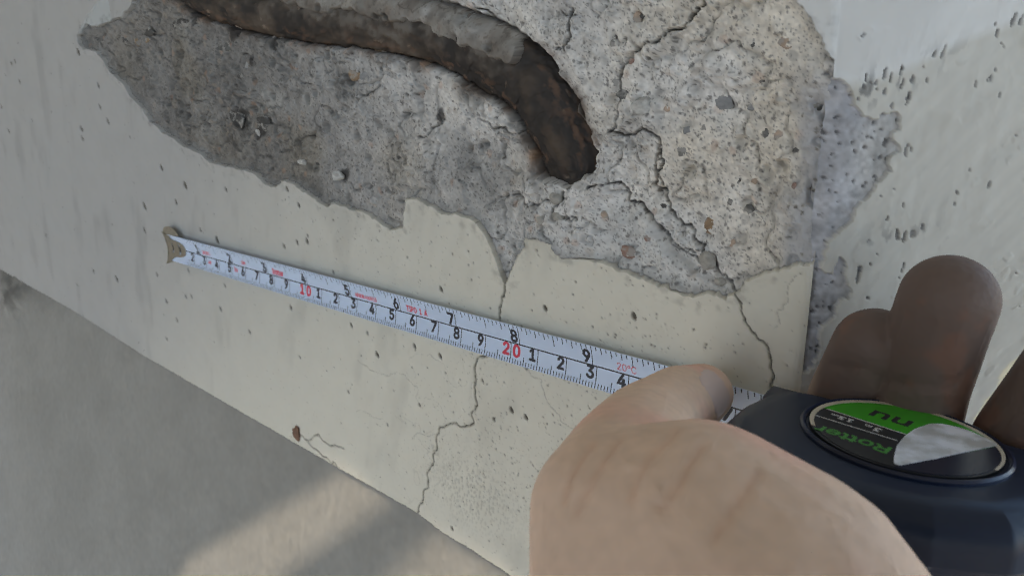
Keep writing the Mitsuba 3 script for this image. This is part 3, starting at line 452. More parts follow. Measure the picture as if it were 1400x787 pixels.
# --- body of the column behind and around the faces (plain, beyond the frame)
ex, ed = XE + 6.4 * math.cos(al), 6.4 * math.sin(al)
prof = Polygon([(-60, 2.6), (-36.02, 2.6), (28, 2.6), (ex - 0.6, ed + 2.0), (ex, ed + 0.5), (ex, 60), (-60, 60)])
core = trimesh.creation.extrude_polygon(prof, 1.05, engine='earcut')
cv = core.vertices.copy(); core.vertices = np.stack([cv[:, 0] / 100, cv[:, 1] / 100, 1.32 + cv[:, 2]], 1)
top = trimesh.creation.extrude_polygon(Polygon([(-60, 0.2), (28.3, 0.2), (ex, ed), (ex, 2.55), (28, 2.55), (-60, 2.55)]), 0.86, engine='earcut')
tv = top.vertices.copy(); top.vertices = np.stack([tv[:, 0] / 100, tv[:, 1] / 100, 1.531 + tv[:, 2]], 1)
eave = trimesh.creation.box(bounds=[[-0.42, -1.15, 2.06], [1.25, 0.6, 2.22]])
add('concrete_column__added_eave', eave, 'plain_render')  # unseen slab added overhead to block light from the sky
lft = box((-60, 20, -2.5), (-36.0, -13, -0.2))
add('concrete_column__core', trimesh.util.concatenate([core, top, lft]), 'plain_render')

# rust-coloured fleck in the joint
fx, fv = np.mean(FLECK, axis=0)
m = trimesh.creation.icosphere(subdivisions=3)
vv = m.vertices * (1 + 0.55 * (meshkit.noise(m.vertices * 2.6, 3)[:, None] * 2 - 1)) * [0.20, 0.36, 0.07]
c_, s_ = math.cos(0.5), math.sin(0.5)
vv = np.stack([vv[:, 0] * c_ - vv[:, 1] * s_ * 0.6, vv[:, 0] * s_ + vv[:, 1] * c_, vv[:, 2]], 1)
mat('brown_husk', base_color=proc(lambda p, n, uv: mix((0.07, 0.045, 0.03), (0.33, 0.19, 0.13), fbm(p.x * 500, p.y * 500, p.z * 500, 3))), roughness=0.8)
add('insect_husk', (Wd(vv + [fx, fv, HP + 0.06]), m.faces[:, ::-1]), 'brown_husk', label='small brown insect husk stuck in the joint below the painted face', category='insect husk', smooth=True)

# ------------------------------------------------------------------ the wall sloping out below the column
be = math.radians(20)
k_ = 0.07321
Lx = np.array([1, k_, 0]) / math.hypot(1, k_)
Vd = np.array([-k_, 1, 0]) / math.hypot(1, k_)
Dn = Vd * math.cos(be) + np.array([0, 0, 1]) * math.sin(be)
Nn = -Vd * math.sin(be) + np.array([0, 0, 1]) * math.cos(be)
O = np.array([0, 7.53, HP - 0.22])
us = np.concatenate([np.arange(-60, -30, 0.5), np.arange(-30, 24, 0.11), np.arange(24, 45, 0.5)]); ws = np.concatenate([np.arange(-1.0, 26, 0.11), np.arange(26, 150, 4)])
U, Q = np.meshgrid(us, ws, indexing='ij')
hs = 0.024 * N2(U, Q * 0.7, 3.0, 71, 3) + 0.026 * N2(U, Q, 4.2, 72, 2) + 0.04 * N2(U, Q, 0.15, 73, 2)
mound = np.exp(-(((U + 23.9) / 2.3) ** 2 + ((Q - 0.9) / 1.6) ** 2))
hs += mound * (0.45 + 0.55 * N2(U, Q, 1.0, 74, 4))
SP = O + U[..., None] * Lx + Q[..., None] * Dn + hs[..., None] * Nn
wc = lerp((0.305, 0.298, 0.277), (0.335, 0.328, 0.306), sstep(-0.5, 0.5, N2(U, Q, 0.5, 75, 3)))
wc = wc * (1 + 0.05 * N2(U, Q, 3, 76, 3) + 0.10 * N2(U, Q, 4.5, 121, 2))[..., None]
wc = lerp(wc, wc * 0 + np.array([0.14, 0.135, 0.125]), 0.85 * np.clip(mound, 0, 1) * sstep(-0.4, 0.4, N2(U, Q, 1.2, 77, 3)))
wc = lerp(wc, wc * 0.74, np.clip(np.exp(-np.clip(Q - 0.4, 0, None) / 0.8) * sstep(-14, -24, U), 0, 1))  # contact shade along the joint at left, put into the wall colour
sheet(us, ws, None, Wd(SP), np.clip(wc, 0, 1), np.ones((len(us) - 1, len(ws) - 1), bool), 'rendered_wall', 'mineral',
      label='grey rendered wall below the painted face, with pale sunlit patches near the joint', category='wall', kind='thing')

# ------------------------------------------------------------------ screen and fence added out of frame as shade; gaps shape the sun patches
def sunline(p_survey, xpanel):
    p = Wd(p_survey); t = (xpanel - p[0]) / SUN[0]
    return p + SUN * t
XP = -0.30
holes = shapely.union_all([Polygon([sunline((x, v, -d_), XP)[1:] for x, v, d_ in pg]) for pg in PATCHES])
labels['added_screen'] = {'label': 'added brown board screen, unseen at the left, its gaps cut to shape the sun patches', 'category': 'screen'}
for k in range(11):
    y0 = 0.12 - 0.115 * (k + 1)
    if y0 > 0.1:
        continue
    bd = shapely.box(y0, 1.40, y0 + 0.1148, 2.055).difference(holes)
    m = trimesh.util.concatenate([trimesh.creation.extrude_polygon(q_, 0.012 + 0.003 * (k % 2), engine='earcut') for q_ in getattr(bd, 'geoms', [bd])])
    v = m.vertices
    m = trimesh.Trimesh(np.stack([XP - v[:, 2], v[:, 0], v[:, 1]], 1), m.faces, process=False)
    add(number('added_screen__board'), m, 'blocker_paint')
labels['added_fence'] = {'label': 'added brown board fence, unseen at the left, put there to shade the wall', 'category': 'fence'}
for k in range(8):
    y0 = -0.115 * (k + 1) + 0.03
    add(number('added_fence__board'), trimesh.creation.box(bounds=[[-0.60, y0, 0.02], [-0.58 + 0.003 * (k % 2), y0 + 0.1148, 1.66]]), 'blocker_paint')
add('added_screen__rail', trimesh.creation.box(bounds=[[XP - 0.06, -1.14, 1.86], [XP - 0.0155, -0.01, 1.94]]), 'blocker_paint')
add('added_screen__rail_001', trimesh.creation.box(bounds=[[XP - 0.06, -1.14, 1.42], [XP - 0.0155, -0.30, 1.48]]), 'blocker_paint')

# ------------------------------------------------------------------ the tape measure
mat('blade_enamel', base_color=rgb(0.58, 0.69, 0.88), roughness=0.32, specular=0.5)
mat('blade_back', base_color=rgb(0.5, 0.5, 0.42), roughness=0.4)
mat('black_ink', base_color=rgb(0.018, 0.022, 0.035), roughness=0.5)
mat('red_ink', base_color=rgb(0.62, 0.05, 0.09), roughness=0.5)
mat('hook_steel', base_color=proc(lambda p, n, uv: mix((0.36, 0.34, 0.28), (0.48, 0.45, 0.38), fbm(p.x * 700, p.y * 700, p.z * 700, 2))), roughness=0.42, metallic=0.75)
BW, SAG = 1.25, 0.12
def blade_lift(x):
    """Height of the blade's centre line above the wall: it rises into the case."""
    return 0.09 + 0.20 * sstep(24.5, 28.2, x)
def bl(x, w, lift=0.0):
    """Point on the blade: x along it, w across (down positive)."""
    x, w = np.asarray(x, float), np.asarray(w, float)
    c = (w / (BW / 2))
    return np.stack([x, w, blade_lift(x) + SAG * c ** 2 + lift], -1)
bxs, bws = np.linspace(0.0, 28.6, 240), np.linspace(-BW / 2, BW / 2, 17)
BXg, BWg = np.meshgrid(bxs, bws, indexing='ij')
topg, botg = bl(BXg, BWg), bl(BXg, BWg, -0.014)
nx, nw = BXg.shape
idx = np.arange(nx * nw).reshape(nx, nw)
F = np.stack([idx[:-1, :-1], idx[:-1, 1:], idx[1:, 1:], idx[1:, :-1]], -1).reshape(-1, 4)
ring = np.concatenate([idx[:, 0], idx[-1, 1:], idx[-2::-1, -1], idx[0, -2:0:-1]])
rs = np.stack([ring, np.roll(ring, -1), np.roll(ring, -1) + nx * nw, ring + nx * nw], -1)
add('tape_measure__blade', (Wd(np.vstack([topg.reshape(-1, 3), botg.reshape(-1, 3)])), np.vstack([F, F[:, ::-1] + nx * nw, rs[:, ::-1]])), 'blade_enamel', smooth=40,
    label='white graduated steel blade laid across the cracked paint')
labels['tape_measure'] = {'label': 'dark blue tape measure with green label, its white blade drawn out along the cracked wall', 'category': 'tape measure'}

def print_mesh(strips):
    Vt, Ft, k = [], [], 0
    for (x0, x1, w0, w1) in strips:
        n = 2 if abs(w1 - w0) < 0.1 else 5
        if x1 - x0 > 1:
            n = 2
            m = 200
        else:
            m = 2
        g = bl(*np.meshgrid(np.linspace(x0, x1, m), np.linspace(w0, w1, n), indexing='ij'), 0.0035)
        id_ = np.arange(m * n).reshape(m, n) + k
        Vt.append(g.reshape(-1, 3)); Ft.append(np.stack([id_[:-1, :-1], id_[:-1, 1:], id_[1:, 1:], id_[1:, :-1]], -1).reshape(-1, 4)); k += m * n
    return Wd(np.vstack(Vt)), np.vstack(Ft)
strips = [(1.25, 28.5, -0.020, 0.020)]
for i in range(14, 285):                                       # millimetres along the lower edge
    x = i / 10
    L_ = 0.61 if i % 10 == 0 else (0.27 if i % 5 == 0 else 0.135)
    strips.append((x - 0.0140, x + 0.0140, BW / 2 - 0.012 - L_, BW / 2 - 0.012))
for i in range(9, 16 * 12):                                  # sixteenths of an inch along the upper edge
    x = i * 2.54 / 16
    if x > 28.4:
        break
    L_ = 0.61 if i % 16 == 0 else 0.36 if i % 8 == 0 else 0.25 if i % 4 == 0 else 0.21 if i % 2 == 0 else 0.12
    strips.append((x - 0.0140, x + 0.0140, -BW / 2 + 0.012, -BW / 2 + 0.012 + L_))
add('tape_measure__blade__graduations', print_mesh(strips), 'black_ink', kind='stuff')

def lettering(text, x, w, height, sx=1.0, slant=0.0, bold=True, right=False, center=False):
    """Print on the blade: capitals "height" cm tall with their foot at w, starting at (or ending at) x."""
    m = meshkit.text_mesh(text, height, 0.0004, bold)
    if bold:
        m = trimesh.util.concatenate([m] + [m.copy().apply_translation([ox * height, oy * height, 0.0]) for ox, oy in ((0.05, 0.0), (-0.04, 0.0), (0.0, 0.03), (0.0, -0.03))])
    v = m.vertices.copy()
    width = v[:, 0].max() * sx
    px = v[:, 0] * sx + slant * v[:, 1] + x - (width if right else width / 2 if center else 0)
    return trimesh.Trimesh(Wd(bl(px, w - v[:, 1], 0.004 + v[:, 2])), m.faces, process=False)
blk_l, red_l = [], []
for n in range(2, 28):
    if n % 10 == 0:
        red_l += [lettering(str(n)[0], n - 0.05, 0.40, 0.36, 0.95, right=True), lettering('0', n + 0.05, 0.40, 0.36, 0.95)]
    else:
        blk_l.append(lettering(str(n % 10), n - 0.07, 0.375, 0.345, 0.92, right=True))
for n in range(1, 10):
    if n * 2.54 < 27:
        blk_l.append(lettering(str(n), n * 2.54 - 0.05, -0.055, 0.39, 0.85, right=True))
red_l += [lettering('INCHES', 2.75, -0.10, 0.14, 0.8), lettering('cm', 3.12, 0.28, 0.15, 0.8), lettering('10ft', 5.75, -0.12, 0.15, 0.8), lettering('3m', 5.15, 0.28, 0.16, 0.8),
          lettering('Rotter', 7.95, -0.075, 0.23, 0.80), lettering('APROB 4009/10', 12.95, -0.09, 0.145, 0.72), lettering('TIPO  1  A', 15.55, -0.09, 0.20, 0.72), lettering("20°C", 23.62, -0.085, 0.215, 0.85, bold=False)]
add('tape_measure__blade__numerals', trimesh.util.concatenate(blk_l), 'black_ink', label='black centimetre and inch numerals on the blade')
for q_ in red_l:
    add(number('tape_measure__blade__red_lettering'), q_, 'red_ink')

# hook: a plate riveted on the blade, with a bent lip at the end
hk = []
plate = Polygon([(-0.30, -0.74), (-0.05, -0.60), (0.35, -0.40), (0.85, -0.36), (1.15, -0.28), (1.27, -0.15), (1.32, 0), (1.27, 0.15), (1.15, 0.28), (0.85, 0.36), (0.45, 0.38), (0.15, 0.52), (-0.05, 0.70), (-0.30, 0.78), (-0.22, 0.3), (-0.20, -0.3)])
slots = shapely.union_all([LineString([(0.18, -0.20), (0.27, 0.0), (0.18, 0.20)]).buffer(0.06), LineString([(0.78, -0.20), (0.88, 0.0), (0.80, 0.20)]).buffer(0.075)])
pm = trimesh.creation.extrude_polygon(plate.difference(slots), 0.04, engine='earcut')
for _ in range(3):
    pm = pm.subdivide()
pvx = pm.vertices
hk = [trimesh.Trimesh(Wd(bl(pvx[:, 0], np.clip(pvx[:, 1], -0.8, 0.8), 0.012 + pvx[:, 2])), pm.faces, process=False)]
lipp = Polygon([(-0.74, 0.30), (-0.3, 0.20), (0, 0.17), (0.3, 0.20), (0.78, 0.32), (0.74, -0.15), (-0.70, -0.15)])
lm_ = trimesh.creation.extrude_polygon(lipp, 0.05, engine='earcut')
lv = lm_.vertices
hk.append(trimesh.Trimesh(Wd(np.stack([-0.20 - lv[:, 2], lv[:, 0], lv[:, 1]], -1)), lm_.faces, process=False))
wing = Polygon([(-0.30, -0.70), (-0.24, -0.92), (0.15, -1.0), (0.55, -0.88), (0.88, -0.66), (0.7, -0.56), (0.0, -0.52)])
wm = trimesh.creation.extrude_polygon(wing, 0.03, engine='earcut'); wv = wm.vertices
hk.append(trimesh.Trimesh(Wd(np.stack([wv[:, 0], wv[:, 1], 0.16 + wv[:, 2] - 0.08 * wv[:, 0] + 0.15 * (wv[:, 1] + 0.7)], -1)), wm.faces, process=False))
add('tape_measure__hook', trimesh.util.concatenate(hk), 'hook_steel', label='beige metal end hook with two rivet slots')
mat('slot_dark', base_color=rgb(0.05, 0.045, 0.04), roughness=0.6)
for cx in (0.24, 0.83):
    r_ = trimesh.creation.cylinder(0.10, 0.02, sections=20); v = r_.vertices * [0.75, 1.7, 1]
    add(number('tape_measure__hook__rivet'), trimesh.Trimesh(Wd(bl(v[:, 0] + cx, v[:, 1], 0.012 + v[:, 2] * 0.5)), r_.faces, process=False), 'slot_dark')

# case: local axes u (along x), w (out of the wall), t (up, across the case's width)
TH = 0.108
CO = np.array([30.864, -1.60 - 0.077 * math.sin(TH) * 0, 2.37])
aU = np.array([1.0, 0, 0]); aW = np.array([0, -math.sin(TH), math.cos(TH)]) ; aT = np.array([0, -math.cos(TH), -math.sin(TH)])
def cs_(p):
    p = np.asarray(p, float)
    return CO + p[..., 0:1] * aU + p[..., 1:2] * aW + p[..., 2:3] * aT
outl = Polygon([(-2.0, -1.65), (-2.55, -1.45), (-2.9, -0.9), (-3.05, 0.1), (-3.02, 1.0), (-2.75, 1.8), (-2.1, 2.5), (-1.2, 2.8), (-0.2, 2.85), (1.0, 2.55), (2.0, 1.95), (2.6, 1.0), (2.75, 0.0), (2.7, -1.2), (2.5, -1.6)]).buffer(-0.3).buffer(0.3, quad_segs=8)
def rounded(poly, t0, t1, r, steps=6, top=True, bottom=True):
    """Extrusion with rounded rims: stacked slices hulled pairwise (convex outlines)."""
    out = []
    ts = []
    for k in range(steps + 1):
        a = k / steps * math.pi / 2
        ts.append((t0 + r * (1 - math.sin(a)), -r * (1 - math.cos(a)))) if False else None
    prof_ = []
    if bottom:
        prof_ += [(t0 + r * (1 - math.cos(a)), -r * (1 - math.sin(a))) for a in np.linspace(0, math.pi / 2, steps)]
    else:
        prof_ += [(t0, 0)]
    if top:
        prof_ += [(t1 - r * (1 - math.sin(a)), -r * (1 - math.cos(a))) for a in np.linspace(0, math.pi / 2, steps)]
    else:
        prof_ += [(t1, 0)]
    pts = []
    for t, off in prof_:
        b = poly.buffer(off, quad_segs=8) if off else poly
        c = np.array(b.exterior.coords)[:-1]
        pts.append(np.c_[c, np.full(len(c), t)])
    return trimesh.convex.convex_hull(np.vstack(pts))
mat('navy_plastic', base_color=rgb(0.008, 0.015, 0.040), roughness=0.22, specular=0.5, clearcoat=0.3)
mat('grey_rubber', base_color=rgb(0.013, 0.022, 0.046), roughness=0.34, specular=0.3)
mat('blue_plastic', base_color=rgb(0.008, 0.016, 0.045), roughness=0.25, specular=0.5)
def put(key, m, bsdf, **kw):
    add(key, trimesh.Trimesh(Wd(cs_(m.vertices)), m.faces[:, ::-1], process=False), bsdf, **kw)
body = rounded(outl.buffer(-0.02), -3.2, -0.60, 0.5, steps=10)
put('tape_measure__case', body, 'navy_plastic', smooth=35, label='dark blue plastic case held in the hand')
cap = rounded(outl.buffer(-0.04), -1.0, -0.10, 0.62, steps=10, bottom=False)
put('tape_measure__case__side_cap', cap, 'grey_rubber', smooth=35)
def annulus(r0, r1, t0, t1, n=96):
    return trimesh.creation.revolve(np.array([[r0, t0], [r1, t0], [r1, t1 - 0.04], [r1 - 0.04, t1], [r0 + 0.04, t1], [r0, t1 - 0.04], [r0, t0]]), sections=n)
put('tape_measure__case__ring', annulus(1.62, 1.72, -0.2, -0.01), 'blue_plastic', smooth=35)
seam = rounded(outl.buffer(0.01), -1.8, -1.7, 0.03)
put('tape_measure__case__seam', seam, 'grey_rubber', smooth=35)
mouth = rounded(Polygon([(-3.0, -1.95), (-2.95, -1.3), (-2.3, -0.9), (-1.6, -1.3), (-1.6, -1.75), (-2.2, -1.95)]), -2.9, -0.4, 0.12)
put('tape_measure__case__mouth', mouth, 'navy_plastic', smooth=35, label='bluish lip where the blade leaves the case')

# label disc: green and black print, and glare painted as a pale patch
mat('label_green', base_color=rgb(0.045, 0.33, 0.02), roughness=0.3, specular=0.5)
mat('label_black', base_color=rgb(0.022, 0.026, 0.030), roughness=0.3, specular=0.5)
mat('label_navy', base_color=rgb(0.010, 0.016, 0.034), roughness=0.25, specular=0.5)
mat('label_cream', base_color=rgb(0.50, 0.46, 0.38), roughness=0.4)
mat('label_white', base_color=rgb(0.55, 0.55, 0.55), roughness=0.4)
mat('label_dim_green', base_color=rgb(0.06, 0.25, 0.05), roughness=0.35)
mat('glare_white', base_color=proc(lambda p, n, uv: mix((0.42, 0.43, 0.44), (0.72, 0.76, 0.84), smoothstep(0.3, 0.7, fbm(p.x * 260, p.y * 260, p.z * 260, 4)))), roughness=0.6)
disc = Point(0, 0).buffer(1.56, quad_segs=32)
inner = Point(0.02, 0.05).buffer(1.485, quad_segs=32)
def sl(poly, t0, t1):
    return trimesh.util.concatenate([trimesh.creation.extrude_polygon(g_, t1 - t0, engine='earcut').apply_translation([0, 0, t0]) for g_ in getattr(poly, 'geoms', [poly]) if g_.area > 1e-5])
GLARE = Polygon([(0.16, 1.53), (0.08, 1.08), (0.03, 0.61), (0.05, 0.11), (0.13, -0.40), (0.30, -0.86), (0.48, -1.02), (0.75, -1.05), (0.98, -0.98), (1.22, -0.83), (1.41, -0.67), (1.08, -0.1), (0.65, 0.7)]).buffer(-0.06).buffer(0.06)  # outline of the painted glare on the label
def half(a, b):
    a, b = np.array(a, float), np.array(b, float); t = (b - a) / np.linalg.norm(b - a); n = np.array([t[1], -t[0]])
    return Polygon([a - 9 * t, a + 9 * t, a + 9 * t + 9 * n, a - 9 * t + 9 * n])
upper = half((-1.41, -0.25), (-0.10, -0.02))
lower_dark = half((1.42, -0.66), (0.16, 1.53))
put('tape_measure__case__label', sl(disc, -0.2, -0.02), 'label_black', label='round green and black label on the case with glare painted as a pale patch')
gp = inner.intersection(upper).difference(GLARE.buffer(0.01)).difference(lower_dark)
bp = inner.difference(upper).difference(GLARE.buffer(0.01)).difference(lower_dark)
prints = [('green_field', gp, 'label_green'), ('black_field', bp, 'label_black'), ('navy_field', inner.intersection(lower_dark).difference(GLARE.buffer(0.01)), 'label_navy'), ('glare_patch', GLARE.intersection(disc), 'glare_white')]
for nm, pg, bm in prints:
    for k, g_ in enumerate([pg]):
        put(number('tape_measure__case__' + nm), sl(pg, -0.019, 0.0 if nm != 'glare_patch' else 0.008), bm)
crescent = disc.difference(Point(0.02, 0.05).buffer(1.49, quad_segs=32)).difference(half((1.6, 0.45), (-1.6, 0.75)))
put('tape_measure__case__label_rim', sl(crescent, -0.018, 0.002), 'label_cream')
line = LineString([(-1.50, 0.24), (-0.02, 0.39)]).buffer(0.012).intersection(bp)
line2 = LineString([(-1.36, -0.24), (0.1, 0.0)]).buffer(0.014).intersection(inner).difference(GLARE)
put('tape_measure__case__rule_line', sl(line.union(line2), 0.001, 0.006), 'label_white')
def ltext(text, u, w, hgt, sx=1.0, bold=True, rot=math.pi + 0.14):
    m = meshkit.text_mesh(text, hgt, 0.006, bold); v = m.vertices.copy(); v[:, 0] *= sx
    c, s = math.cos(rot), math.sin(rot)
    # print seen from above with w towards the viewer: mirror so that it reads the right way round
    x, y = v[:, 0], -v[:, 1]
    return trimesh.Trimesh(np.stack([u + x * c - y * s, w + x * s + y * c, v[:, 2] + 0.001], 1), m.faces[:, ::-1], process=False)
put('tape_measure__case__white_print', trimesh.util.concatenate([ltext('3', -0.30, 0.06, 0.17), ltext('m', -0.48, 0.02, 0.11), ltext('13', -0.80, -0.02, 0.16), ltext('mm', -1.02, -0.05, 0.09)]), 'label_white')
put('tape_measure__case__black_print', trimesh.util.concatenate([ltext('nu', 0.10, -0.72, 0.42, 1.15)]), 'label_black')
put('tape_measure__case__green_print', ltext('Rotter', 0.03, 0.80, 0.30, 1.1, rot=math.pi + 0.10), 'label_dim_green')

# ------------------------------------------------------------------ the hand
def ball(c, r):
    return manifold3d.Manifold.sphere(r, 28).translate(list(map(float, c)))
def chain(j):
    parts_ = []
    for a, b in zip(j[:-1], j[1:]):
        parts_.append(manifold3d.Manifold.batch_hull([ball(a[:3], a[3]), ball(b[:3], b[3])]))
    return parts_
def hull(*j):
    return manifold3d.Manifold.batch_hull([ball(a[:3], a[3]) for a in j])
MI = [[29.0, 3.6, 1.2, 0.95], [31.0, 4.0, 0.9, 1.0], [33.1, 4.0, 1.0, 0.98], [35.0, 3.6, 1.6, 0.9]]
WR = [34.6, 2.6, 9.6, 2.5]
bones = chain(THUMB) + [hull(*THENAR), hull(THENAR[1], THENAR[3], WR), hull(WR, MI[0], MI[1]), hull(WR, MI[1], MI[2]), hull(WR, MI[2], MI[3]), hull(THENAR[3], MI[0], WR), hull(WR, [38, 9, 15, 2.9]), hull([38, 9, 15, 2.9], [43, 17, 24, 3.5])]
bones += chain([MI[0], [29.2, 1.6, 0.35, 0.92], [29.45, -0.9, 0.10, 0.86], [29.80, -2.22, 0.15, 0.84]])
bones += chain([MI[1], [30.5, 1.6, 0.25, 0.98], [30.68, -1.6, 0.10, 0.93], [30.97, -3.52, 0.20, 0.89]])
bones += chain([MI[2], [32.2, 1.6, 0.35, 0.92], [32.62, -1.0, 0.20, 0.88], [33.05, -2.50, 0.25, 0.84]])
bones += chain([MI[3], [34.1, 1.9, 0.8, 0.74], [34.2, 0.2, 0.6, 0.68], [34.4, -1.2, 0.6, 0.62]])
hm = manifold3d.Manifold.batch_boolean(bones, manifold3d.OpType.Add).refine_to_length(0.10)
mm = hm.to_mesh()
hand = trimesh.Trimesh(mm.vert_properties[:, :3], mm.tri_verts)
hand = max(hand.split(only_watertight=False), key=lambda q_: len(q_.faces)) if hand.body_count > 1 else hand
trimesh.smoothing.filter_taubin(hand, lamb=0.5, nu=0.53, iterations=40)
hv = hand.vertices
hn = hand.vertex_normals
nz = meshkit.fbm(hv * 0.9 + 40, 3, 81) * 2 - 1
hv = hv + hn * (0.022 * nz)[:, None]
crease = np.zeros(len(hv))
for pts in CREASES:
    p_ = np.array(pts, float)
    p_ = np.vstack([np.linspace(a, b, 24) for a, b in zip(p_[:-1], p_[1:])])
    dd_, _ = cKDTree(p_).query(hv)
    crease = np.maximum(crease, np.exp(-(dd_ / 0.06) ** 2))
hv = hv - hn * (0.04 * crease)[:, None]
f2 = meshkit.fbm(hv * 3.0 + 70, 3, 82) * 2 - 1
red = sstep(0.0, 0.6, meshkit.fbm(hv * 0.6 + 33, 2, 83) * 2 - 1)
skin_c = lerp((0.68, 0.50, 0.385), (0.70, 0.44, 0.345), red) * (1 + 0.07 * f2 + 0.10 * (meshkit.fbm(hv * 7.0 + 17, 3, 86) * 2 - 1))[:, None]
tipred = np.exp(-(np.linalg.norm(hv - np.array(TIPRED), axis=1) / 0.45) ** 2)
skin_c = lerp(skin_c, skin_c * 0 + np.array([0.55, 0.22, 0.11]), 0.7 * tipred)
skin_c = lerp(skin_c, skin_c * np.array([0.86, 0.70, 0.62]), 0.42 * crease)
finger_shade = sstep(3.2, 1.2, hv[:, 2] + 0.3 * f2) * sstep(28.2, 29.0, hv[:, 0])          # shade on the fingers behind the case, put into the skin colour
skin_c = lerp(skin_c, lerp((0.145, 0.105, 0.09), (0.185, 0.108, 0.082), sstep(-0.3, 0.3, f2 + red - 0.5)), finger_shade)
scene['skin'] = {'type': 'twosided', 'bsdf': {'type': 'bumpmap', 'arbitrary': proc(lambda p, n, uv: 0.00022 * fbm(p.x * 1100, p.y * 1100, p.z * 1100, 3) + 0.00018 * fbm(p.x * 260, p.y * 700, p.z * 260, 3), 2e-4), 'scale': 1.0,
                 'bsdf': {'type': 'principled', 'base_color': VC, 'roughness': 0.58, 'specular': 0.3, 'sheen': 0.15}}}
labels['person'] = {'label': 'bare left hand gripping the tape measure, thumb pressing its blade to the wall', 'category': 'person'}
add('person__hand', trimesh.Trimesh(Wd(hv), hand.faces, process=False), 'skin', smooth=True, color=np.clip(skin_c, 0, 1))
# thumb nail: the patch of skin surface under it, lifted
nu_ = np.array([0.72, -0.66, 0.22]); nu_ /= np.linalg.norm(nu_)
na = np.array([0.0, 0.0, 1.0]) - nu_ * nu_[2]; na /= np.linalg.norm(na)
nb, ra_, rb_ = np.cross(nu_, na), 0.62, 0.50
rel = hv - (np.array(THUMB[0][:3]) + [0, 0, 0.65] + 0.75 * nu_)
eu, ew = rel @ na, rel @ nb
ins = ((eu / ra_) ** 4 + (ew / rb_) ** 4 < 1) & (np.linalg.norm(rel, axis=1) < 1.0) & (hn @ nu_ > 0.35)
fm = ins[hand.faces].any(1)
if fm.any():
    used, inv = np.unique(hand.faces[fm], return_inverse=True)
    nv = hv[used] + hn[used] * np.where(ins[used], 0.014, -0.02)[:, None]
    mat('nail', base_color=rgb(0.60, 0.465, 0.43), roughness=0.33, specular=0.5)
    add('person__hand__thumb_nail', trimesh.Trimesh(Wd(nv), inv.reshape(-1, 3), process=False), 'nail', smooth=True)

# the rest of the person, added out of the frame to shade the fingers
def tidy(bones_, step, it=12):
    q_ = manifold3d.Manifold.batch_boolean(bones_, manifold3d.OpType.Add).refine_to_length(step).to_mesh()
    t_m = trimesh.Trimesh(q_.vert_properties[:, :3], q_.tri_verts)
    trimesh.smoothing.filter_taubin(t_m, lamb=0.5, nu=0.53, iterations=it)
    return trimesh.Trimesh(Wd(t_m.vertices), t_m.faces, process=False)
mat('shirt_cloth', base_color=proc(lambda p, n, uv: mix((0.05, 0.06, 0.08), (0.08, 0.09, 0.12), fbm(p.x * 40, p.y * 40, p.z * 40, 3))), roughness=0.9, sheen=0.3)
mat('trouser_cloth', base_color=rgb(0.07, 0.07, 0.075), roughness=0.9)
mat('bare_skin', base_color=rgb(0.57, 0.40, 0.30), roughness=0.5)
mat('dark_hair', base_color=rgb(0.025, 0.02, 0.018), roughness=0.6)
SH, HI = [[33, 3, 56, 6.5], [67, 3, 56, 6.5]], [[42, 52, 58, 11], [58, 52, 58, 11]]
torso = [hull([40, 8, 57, 9], [60, 8, 57, 9], [44, 26, 58, 11], [56, 26, 58, 11]), hull([44, 26, 58, 11], [56, 26, 58, 11], *HI), hull(SH[0], [40, 8, 57, 8]), hull(SH[1], [60, 8, 57, 8]), hull([50, -4, 57, 6.5], [40, 6, 57, 7], [60, 6, 57, 7])]
torso += chain([SH[0], [33, 28, 44, 5.2], [39, 11.5, 18.5, 3.9]]) + chain([SH[1], [72, 26, 46, 5.2], [56, 3, 24, 3.8]])
add('person__shirt', tidy(torso, 2.0), 'shirt_cloth', smooth=True)
legs = [hull(*HI, [43, 62, 58, 10], [57, 62, 58, 10])] + chain([[43, 62, 58, 9.6], [42, 95, 57, 6.6], [42, 132, 59, 4.8]]) + chain([[57, 62, 58, 9.6], [59, 95, 57, 6.6], [60, 132, 59, 4.8]])
add('person__trousers', tidy(legs, 2.5), 'trouser_cloth', smooth=True)
for fxx in (42, 60):
    add(number('person__shoe'), tidy([hull([fxx, 136, 61, 3.6], [fxx, 137, 50, 3.0], [fxx, 137, 43, 2.6]), hull([fxx, 136, 61, 3.6], [fxx, 131, 60, 4.4])], 1.5), 'dark_hair', smooth=True)
head = [hull([50, -26, 57, 9.2], [50, -23, 54, 8.6], [50, -14.5, 50.5, 4.6], [50, -17, 56, 7.4]), hull([50, -16, 58, 5.8], [50, -4, 58, 6.0]), hull([50, -22.5, 45.2, 0.9], [50, -18.2, 43.2, 1.3], [50, -18.5, 46, 1.6]),
        hull([50, -13.6, 46.2, 1.3], [48.6, -13.6, 46.8, 1.1], [51.4, -13.6, 46.8, 1.1]), hull([41.0, -22, 57, 1.2], [41.2, -18, 57, 1.0]), hull([59.0, -22, 57, 1.2], [58.8, -18, 57, 1.0])]
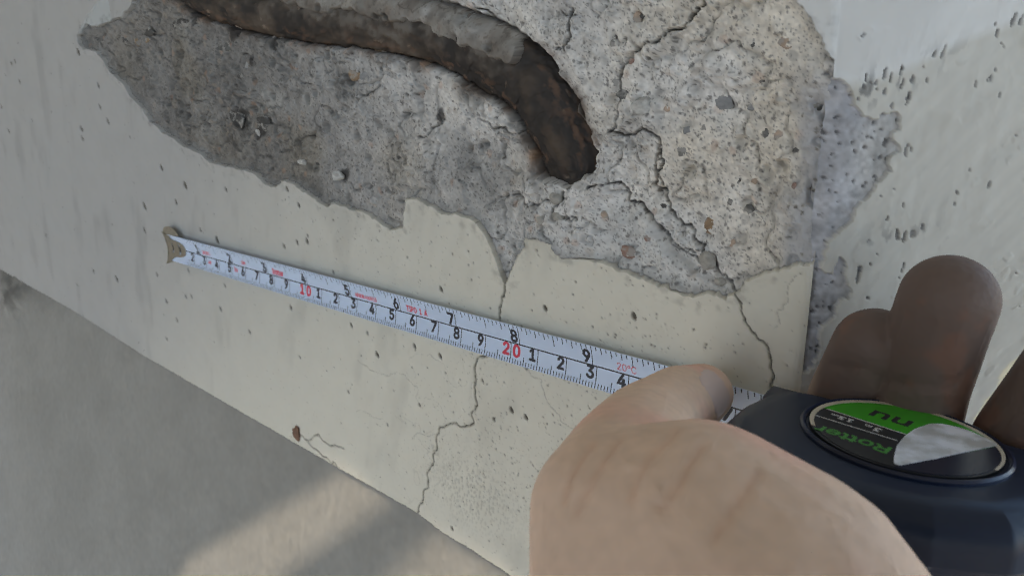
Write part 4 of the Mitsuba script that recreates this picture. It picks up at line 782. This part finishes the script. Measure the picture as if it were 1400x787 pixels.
add('person__head', tidy(head, 0.9, 8), 'bare_skin', smooth=True)
add('person__head__hair', tidy([hull([50, -28, 59, 9.0], [50, -24, 61, 8.8], [50, -19, 62, 6.6])], 1.5), 'dark_hair', smooth=True)
for ex_ in (46.6, 53.4):
    add(number('person__head__eye'), tidy([ball([ex_, -22.3, 46.4], 1.25)], 0.5, 2), 'label_white', smooth=True)
PC = CAM * 100
def cam_(r, u, f_):
    w_ = PC + (np.cross(FWD, UP) * r + UP * u + FWD * f_)
    return [w_[0], 140 - w_[2], -w_[1]]
def cj(r, u, f_, rad):
    return cam_(r, u, f_) + [rad]
rh = [hull(cj(13.5, -1.0, -4.5, 1.5), cj(13.5, -5.0, -4.5, 1.5), [56, 3, 24, 2.9]), hull([56, 3, 24, 2.9], [57, 4, 26, 2.9])]
rh += chain([cj(13.5, -5.0, -4.2, 1.2), cj(10.5, -6.2, -2.6, 0.95), cj(8.2, -5.0, -2.0, 0.85)])
for q_, (uu, rr_) in enumerate(((2.2, 0.85), (0.4, 0.9), (-1.4, 0.85), (-3.1, 0.75))):
    rh += chain([cj(13.5, uu - 1.2, -4.2, 1.0), cj(13.6, uu, -1.0, rr_), cj(11.6, uu + 0.2, 0.35, rr_ * 0.95), cj(9.6 - 0.2 * q_, uu + 0.3, 0.35, rr_ * 0.85)])
add('person__holding_hand', tidy(rh, 0.3, 10), 'bare_skin', smooth=True)
ph = trimesh.convex.convex_hull(np.vstack([trimesh.creation.icosphere(2, 0.004).vertices + [a * 0.070, b * 0.033, c * 0.0003] for a in (-1, 1) for b in (-1, 1) for c in (-1, 1)])); v = ph.vertices
mat('phone_black', base_color=rgb(0.02, 0.02, 0.022), roughness=0.35)  # unseen phone added behind the lens to shade the fingers
add('phone', trimesh.Trimesh(CAM - FWD * 0.0080 + (v[:, :1] + 0.058) * np.cross(FWD, UP) + (v[:, 1:2] - 0.018) * UP + v[:, 2:] * FWD, ph.faces, process=False), 'phone_black', smooth=30,
    label='black phone behind the lens, unseen, added to shade the fingers and wall', category='phone')
